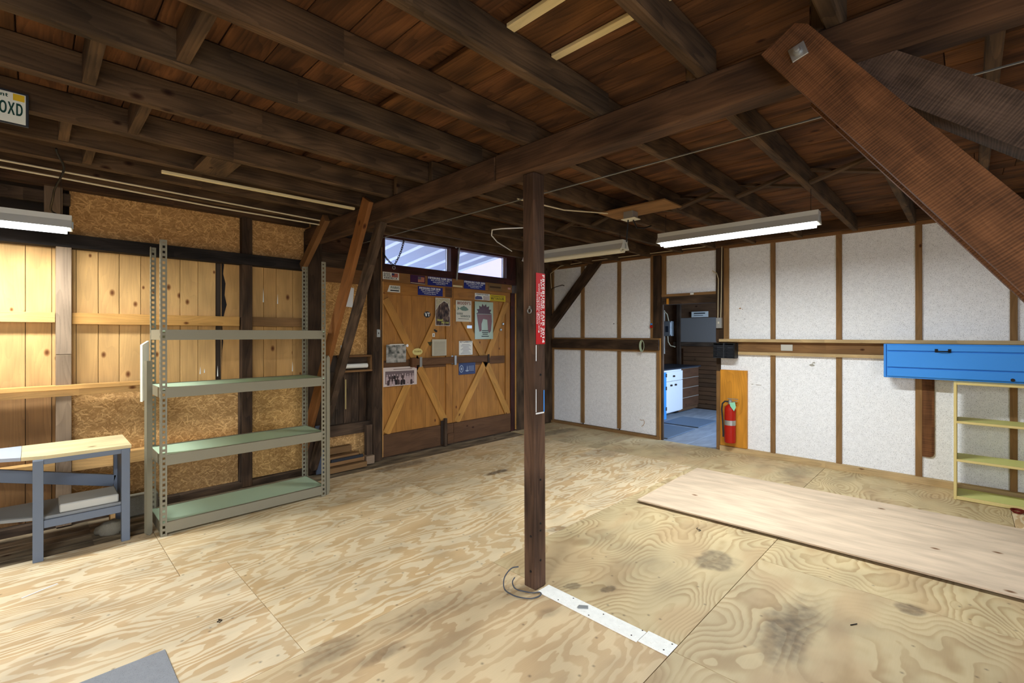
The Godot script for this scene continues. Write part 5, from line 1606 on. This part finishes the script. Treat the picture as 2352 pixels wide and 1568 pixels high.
	for q in [[4.835, 1.605, "clear knob high on the brace by the white wall"], [4.79, 1.52, "clear knob lower on the brace by the white wall"]]:
		var b := MB.new()
		b.lathe(Vector3.ZERO, [Vector2(0, 0.03), Vector2(0.014, 0.028), Vector2(0.022, 0.016), Vector2(0.014, 0.004), Vector2(0.008, 0.0)], 10)
		solo("knob", b, M.galv, q[2], "knob", "", Vector3(q[0], q[1], -4.918), Basis(Vector3.RIGHT, Vector3(0, 0, 1), Vector3(0, -1, 0)))
	var leafy := PackedVector2Array([Vector2(-0.035, 0.02), Vector2(0.035, 0.02), Vector2(0.01, -0.03), Vector2(-0.01, -0.02)])
	var lb := MB.new()
	lb.prism(leafy, 0.0, 0.006)
	solo("dark_badge", lb, mat(Color(0.24, 0.22, 0.12), 0.8), "dark leaf shaped badge on the door brace", "badge", "", Vector3(3.54, 1.335, -4.92))
	lb = MB.new()
	lb.prism(PackedVector2Array([Vector2(-0.03, 0.012), Vector2(-0.01, 0.02), Vector2(0.0, 0.01), Vector2(0.03, 0.0), Vector2(0.018, -0.022), Vector2(-0.012, -0.012)]), 0.0, 0.006)
	solo("dark_badge", lb, M.black, "black jagged badge above the tiny white tag", "badge", "", Vector3(3.628, 1.50, -4.92))

func build_overhead_things() -> void:
	# wire rope under the joists
	var b := MB.new()
	for k in 3:
		b.tube(PackedVector3Array([Vector3(2.53 + 0.005 * k, 2.45 + 0.004 * k, -4.85), Vector3(2.53 + 0.005 * k, 2.447 + 0.004 * k, -1.0), Vector3(2.54 + 0.005 * k, 2.45 + 0.004 * k, 1.2)]), 0.0022, 6)
	solo("wire_rope", b, M.wire, "thin twisted wire rope stretched under the joists alongside the beam", "wire")
	# conduits by the board wall
	b = MB.new()
	b.tube(PackedVector3Array([Vector3(-1.5, 2.515, -4.16), Vector3(0.5, 2.505, -4.22), Vector3(1.85, 2.50, -4.28)]), 0.0065)
	solo("conduit", b, M.cream_wire, "upper cream cable run under the joists above the shelving", "cable")
	b = MB.new()
	b.tube(PackedVector3Array([Vector3(-1.5, 2.50, -4.27), Vector3(0.1, 2.485, -4.29), Vector3(1.0, 2.47, -4.32), Vector3(1.88, 2.48, -4.36)]), 0.0065)
	solo("conduit", b, M.cream_wire, "lower sagging cream cable run under the joists above the shelving", "cable")
	b = MB.new()
	b.g = 0
	b.box(Vector3.ZERO, Vector3(1.30, 0.02, 0.025), 0.003)
	solo("white_strip", b, M.paleboard, "long narrow off white strip lying along the joists above the shelving", "strip", "", Vector3(1.23, 2.50, -3.70), Basis(Vector3.UP, -0.04))
	b = MB.new()
	var cv := Curve3D.new()
	for p in [Vector3(0.10, 2.56, -3.9), Vector3(0.14, 2.50, -4.1), Vector3(0.10, 2.40, -4.4), Vector3(0.09, 2.33, -4.6), Vector3(0.14, 2.29, -4.7)]:
		cv.add_point(p, Vector3(0, 0.03, 0.04), Vector3(0, -0.03, -0.04))
	cv.bake_interval = 0.03
	b.tube(cv.get_baked_points(), 0.006)
	solo("black_cable", b, M.black, "black cable drooping from the joists behind the lit lamp by the bench", "cable")
	# licence plate on a joist
	var o := thing("licence_plate", "white and green number plate in a dark frame nailed to a joist", "number plate", Vector3(-0.17, 2.45, -3.225))
	bd("frame", M.darkgrey, o, -0.335, -0.012, 2.440, 2.598, -3.235, -3.222, 0)
	bd("plate", M.paper, o, -0.325, -0.022, 2.447, 2.588, -3.222, -3.218, 0, Color(0.95, 1.0, 0.97))
	var gr := mat(Color(0.05, 0.22, 0.18), 0.5)
	lettering("lettering", "OXD", o, Vector3(-0.070, 2.512, -3.2172), Vector3.RIGHT, Vector3.UP, 0.076, 0.058, gr)
	lettering("lettering", "Vermont", o, Vector3(-0.135, 2.570, -3.2172), Vector3.RIGHT, Vector3.UP, 0.11, 0.016, gr)
	bd("sticker", mat(Color(0.80, 0.66, 0.12), 0.6), o, -0.064, -0.026, 2.553, 2.584, -3.218, -3.2172, 0, Color.WHITE, 0.0)
	# chain hanging at the transom
	var c := thing("chain", "dark iron chain looped from the ceiling in front of the transom", "chain", Vector3(2.9, 2.25, -4.7))
	var pa := Vector3(2.93, 2.53, -4.56)
	var pl := Vector3(2.885, 2.235, -4.70)
	var pb := Vector3(2.83, 2.40, -4.85)
	for seg in [[pa, pl, 13], [pl, pb, 10]]:
		for i in seg[2]:
			var f: float = (i + 0.5) / seg[2]
			var q: Vector3 = (seg[0] as Vector3).lerp(seg[1], f)
			q.x += (0.02 if seg[2] == 13 else -0.02) * sin(f * PI)
			var dirv: Vector3 = ((seg[1] as Vector3) - (seg[0] as Vector3)).normalized()
			b = MB.new()
			var ring := PackedVector3Array()
			for k in 10:
				ring.append(Vector3(cos(TAU * k / 10) * 0.0095, sin(TAU * k / 10) * 0.0185, 0))
			b.tube(ring, 0.0036, 5, true)
			var zx := Vector3(0, 0, 1) if i % 2 == 0 else Vector3(1, 0, 0)
			var sx := dirv.cross(zx).normalized()
			put("link", b, M.iron, c, q - c.position, Basis(sx, dirv, sx.cross(dirv)))
	b = MB.new()
	var rg := PackedVector3Array()
	for k in 14:
		rg.append(Vector3(cos(TAU * k / 14) * 0.017, sin(TAU * k / 14) * 0.017, 0))
	b.tube(rg, 0.004, 6, true)
	put("ring", b, M.galv, c, Vector3(2.885, 2.213, -4.70) - c.position)
	# iron rod and strap at the transom mullion
	b = MB.new()
	b.tube(PackedVector3Array([Vector3(3.96, 2.60, -4.84), Vector3(3.93, 2.17, -4.86)]), 0.010)
	solo("pull_rod", b, M.wire, "thin grey rod standing against the transom mullion", "rod")
	b = MB.new()
	b.tube(PackedVector3Array([Vector3(3.90, 2.60, -4.84), Vector3(3.92, 2.66, -4.55)]), 0.014)
	solo("rod_bracket", b, M.wire, "grey strap running from the mullion top to the joists", "strap")
	# electrical board under the joists
	var e := thing("junction_board", "brown plywood board with a grey junction box under the joists", "board", Vector3(3.63, 2.51, -2.05))
	bd("board", M.brown, e, 3.49, 3.80, 2.515, 2.528, -2.34, -1.72, 2)
	bd("junction_box", M.galv, e, 3.59, 3.68, 2.455, 2.515, -2.15, -2.06, 0)
	bd("cover", M.offwhite, e, 3.58, 3.69, 2.447, 2.455, -2.17, -2.04, 0)
	b = MB.new()
	b.tube(PackedVector3Array([Vector3(3.62, 2.447, -2.12), Vector3(3.63, 2.30, -2.14), Vector3(3.66, 2.27, -2.16), Vector3(3.70, 2.32, -2.18)]), 0.006)
	put("cord", b, M.black, e, -e.position)
	b = MB.new()
	b.tube(PackedVector3Array([Vector3(3.65, 2.447, -2.09), Vector3(3.68, 2.38, -2.07), Vector3(3.78, 2.39, -2.05), Vector3(3.86, 2.42, -2.03)]), 0.006)
	put("cord", b, M.black, e, -e.position)
	# pale cable runs
	b = MB.new()
	b.tube(PackedVector3Array([Vector3(2.62, 2.5, -2.5), Vector3(3.1, 2.49, -2.42), Vector3(3.5, 2.505, -2.25)]), 0.006)
	solo("ceiling_cable", b, M.cream_wire, "pale cable running from behind the post to the junction board", "cable")
	b = MB.new()
	b.tube(PackedVector3Array([Vector3(3.55, 2.52, -3.02), Vector3(3.28, 2.51, -3.35), Vector3(3.22, 2.50, -3.42), Vector3(3.40, 2.50, -3.62), Vector3(3.75, 2.52, -3.9), Vector3(4.3, 2.52, -4.2)]), 0.006)
	solo("ceiling_cable", b, M.inkwhite, "white cable bent over the joists in front of the transom", "cable")
	b = MB.new()
	b.tube(PackedVector3Array([Vector3(5.9, 2.20, -4.86), Vector3(5.9, 2.44, -4.88), Vector3(5.93, 2.55, -4.70), Vector3(5.96, 2.575, -4.2), Vector3(5.96, 2.57, -3.2), Vector3(5.96, 2.565, -2.3)]), 0.006)
	solo("ceiling_cable", b, M.cream_wire, "pale cable running along the top of the white wall to the corner", "cable")
	b = MB.new()
	b.tube(PackedVector3Array([Vector3(5.30, 2.56, -4.86), Vector3(5.26, 2.38, -4.86), Vector3(5.25, 1.45, -4.86)]), 0.007)
	solo("corner_cable", b, M.cream_wire, "cream cable running down the post beside the far door leaf", "cable")

func build_bay_things() -> void:
	# roll in the niche
	var b := MB.new()
	b.tube(PackedVector3Array([Vector3(2.40, 1.10, -4.90), Vector3(2.66, 1.10, -4.90)]), 0.026, 14)
	solo("paper_roll", b, M.paper, "white paper roll lying in the wall niche beside the doors", "roll")
	# shiny plate behind the braces
	b = MB.new()
	b.box(Vector3.ZERO, Vector3(0.15, 0.22, 0.004), 0.001)
	solo("tin_sheet", b, M.white, "white sheet tacked to the wall behind the slanting braces", "sheet", "", Vector3(2.45, 1.87, -4.962), Basis(Vector3(0, 0, 1), -0.08))
	b = MB.new()
	b.box(Vector3.ZERO, Vector3(0.05, 0.04, 0.01), 0.002)
	solo("white_tag", b, M.paper, "tiny white tag on the wall board above the niche", "tag", "", Vector3(2.40, 1.31, -4.962))
	# blue grey board behind the shelving end
	b = MB.new()
	b.box(Vector3.ZERO, Vector3(0.09, 0.50, 0.02), 0.002)
	solo("grey_board", b, mat(Color(0.30, 0.33, 0.38), 0.7), "dark blue grey board leaning by the wall post behind the shelving", "board", "", Vector3(2.096, 0.25, -4.84), Basis(Vector3.RIGHT, -0.03))
	# stacked offcuts
	for a in [[2.36, 0.03, -4.80, 0.42, 0.055, 0.14, "bottom plank of the offcut stack beside the door post"], [2.36, 0.087, -4.83, 0.40, 0.04, 0.12, "second plank of the offcut stack beside the door post"], [2.33, 0.135, -4.85, 0.36, 0.04, 0.10, "third plank of the offcut stack beside the door post"], [2.30, 0.20, -4.90, 0.32, 0.07, 0.06, "top plank of the offcut stack beside the door post"]]:
		solo("offcut_plank", wood(Vector3(a[3], a[4], a[5]), 0, 0.003, shade(0.15)), M.brown, a[6], "plank", "offcuts stacked by the door post", Vector3(a[0], a[1], a[2]))
	b = MB.new()
	b.box(Vector3.ZERO, Vector3(0.36, 0.03, 0.02), 0.002)
	solo("black_strip", b, M.darkgrey, "dark strip lying on the offcut stack", "strip", "", Vector3(2.36, 0.122, -4.775))
	solo("small_block", wood(Vector3(0.10, 0.09, 0.09), 0, 0.003, shade(0.1)), M.stud, "small pale wood block at the foot of the door post", "block", "", Vector3(2.64, 0.05, -4.83))
	solo("upright_offcut", wood(Vector3(0.07, 0.34, 0.06), 1, 0.003, shade(0.1)), M.weathered, "upright dark offcut leaning at the foot of the door post", "offcut", "", Vector3(2.655, 0.265, -4.86))
	# thin pipe beside the post
	b = MB.new()
	b.tube(PackedVector3Array([Vector3(2.79, 1.5, -4.83), Vector3(2.80, 2.1, -4.83), Vector3(2.80, 2.45, -4.82)]), 0.007)
	solo("post_rod", b, M.brown, "thin brown rod running up the door post above the strike plate", "rod")
	# small brackets high in the bay
	b = MB.new()
	b.box(Vector3.ZERO, Vector3(0.06, 0.06, 0.04), 0.005)
	solo("insulator", b, M.offwhite, "small white insulator near the top of the beam wall post", "insulator", "", Vector3(2.12, 2.44, -4.85))
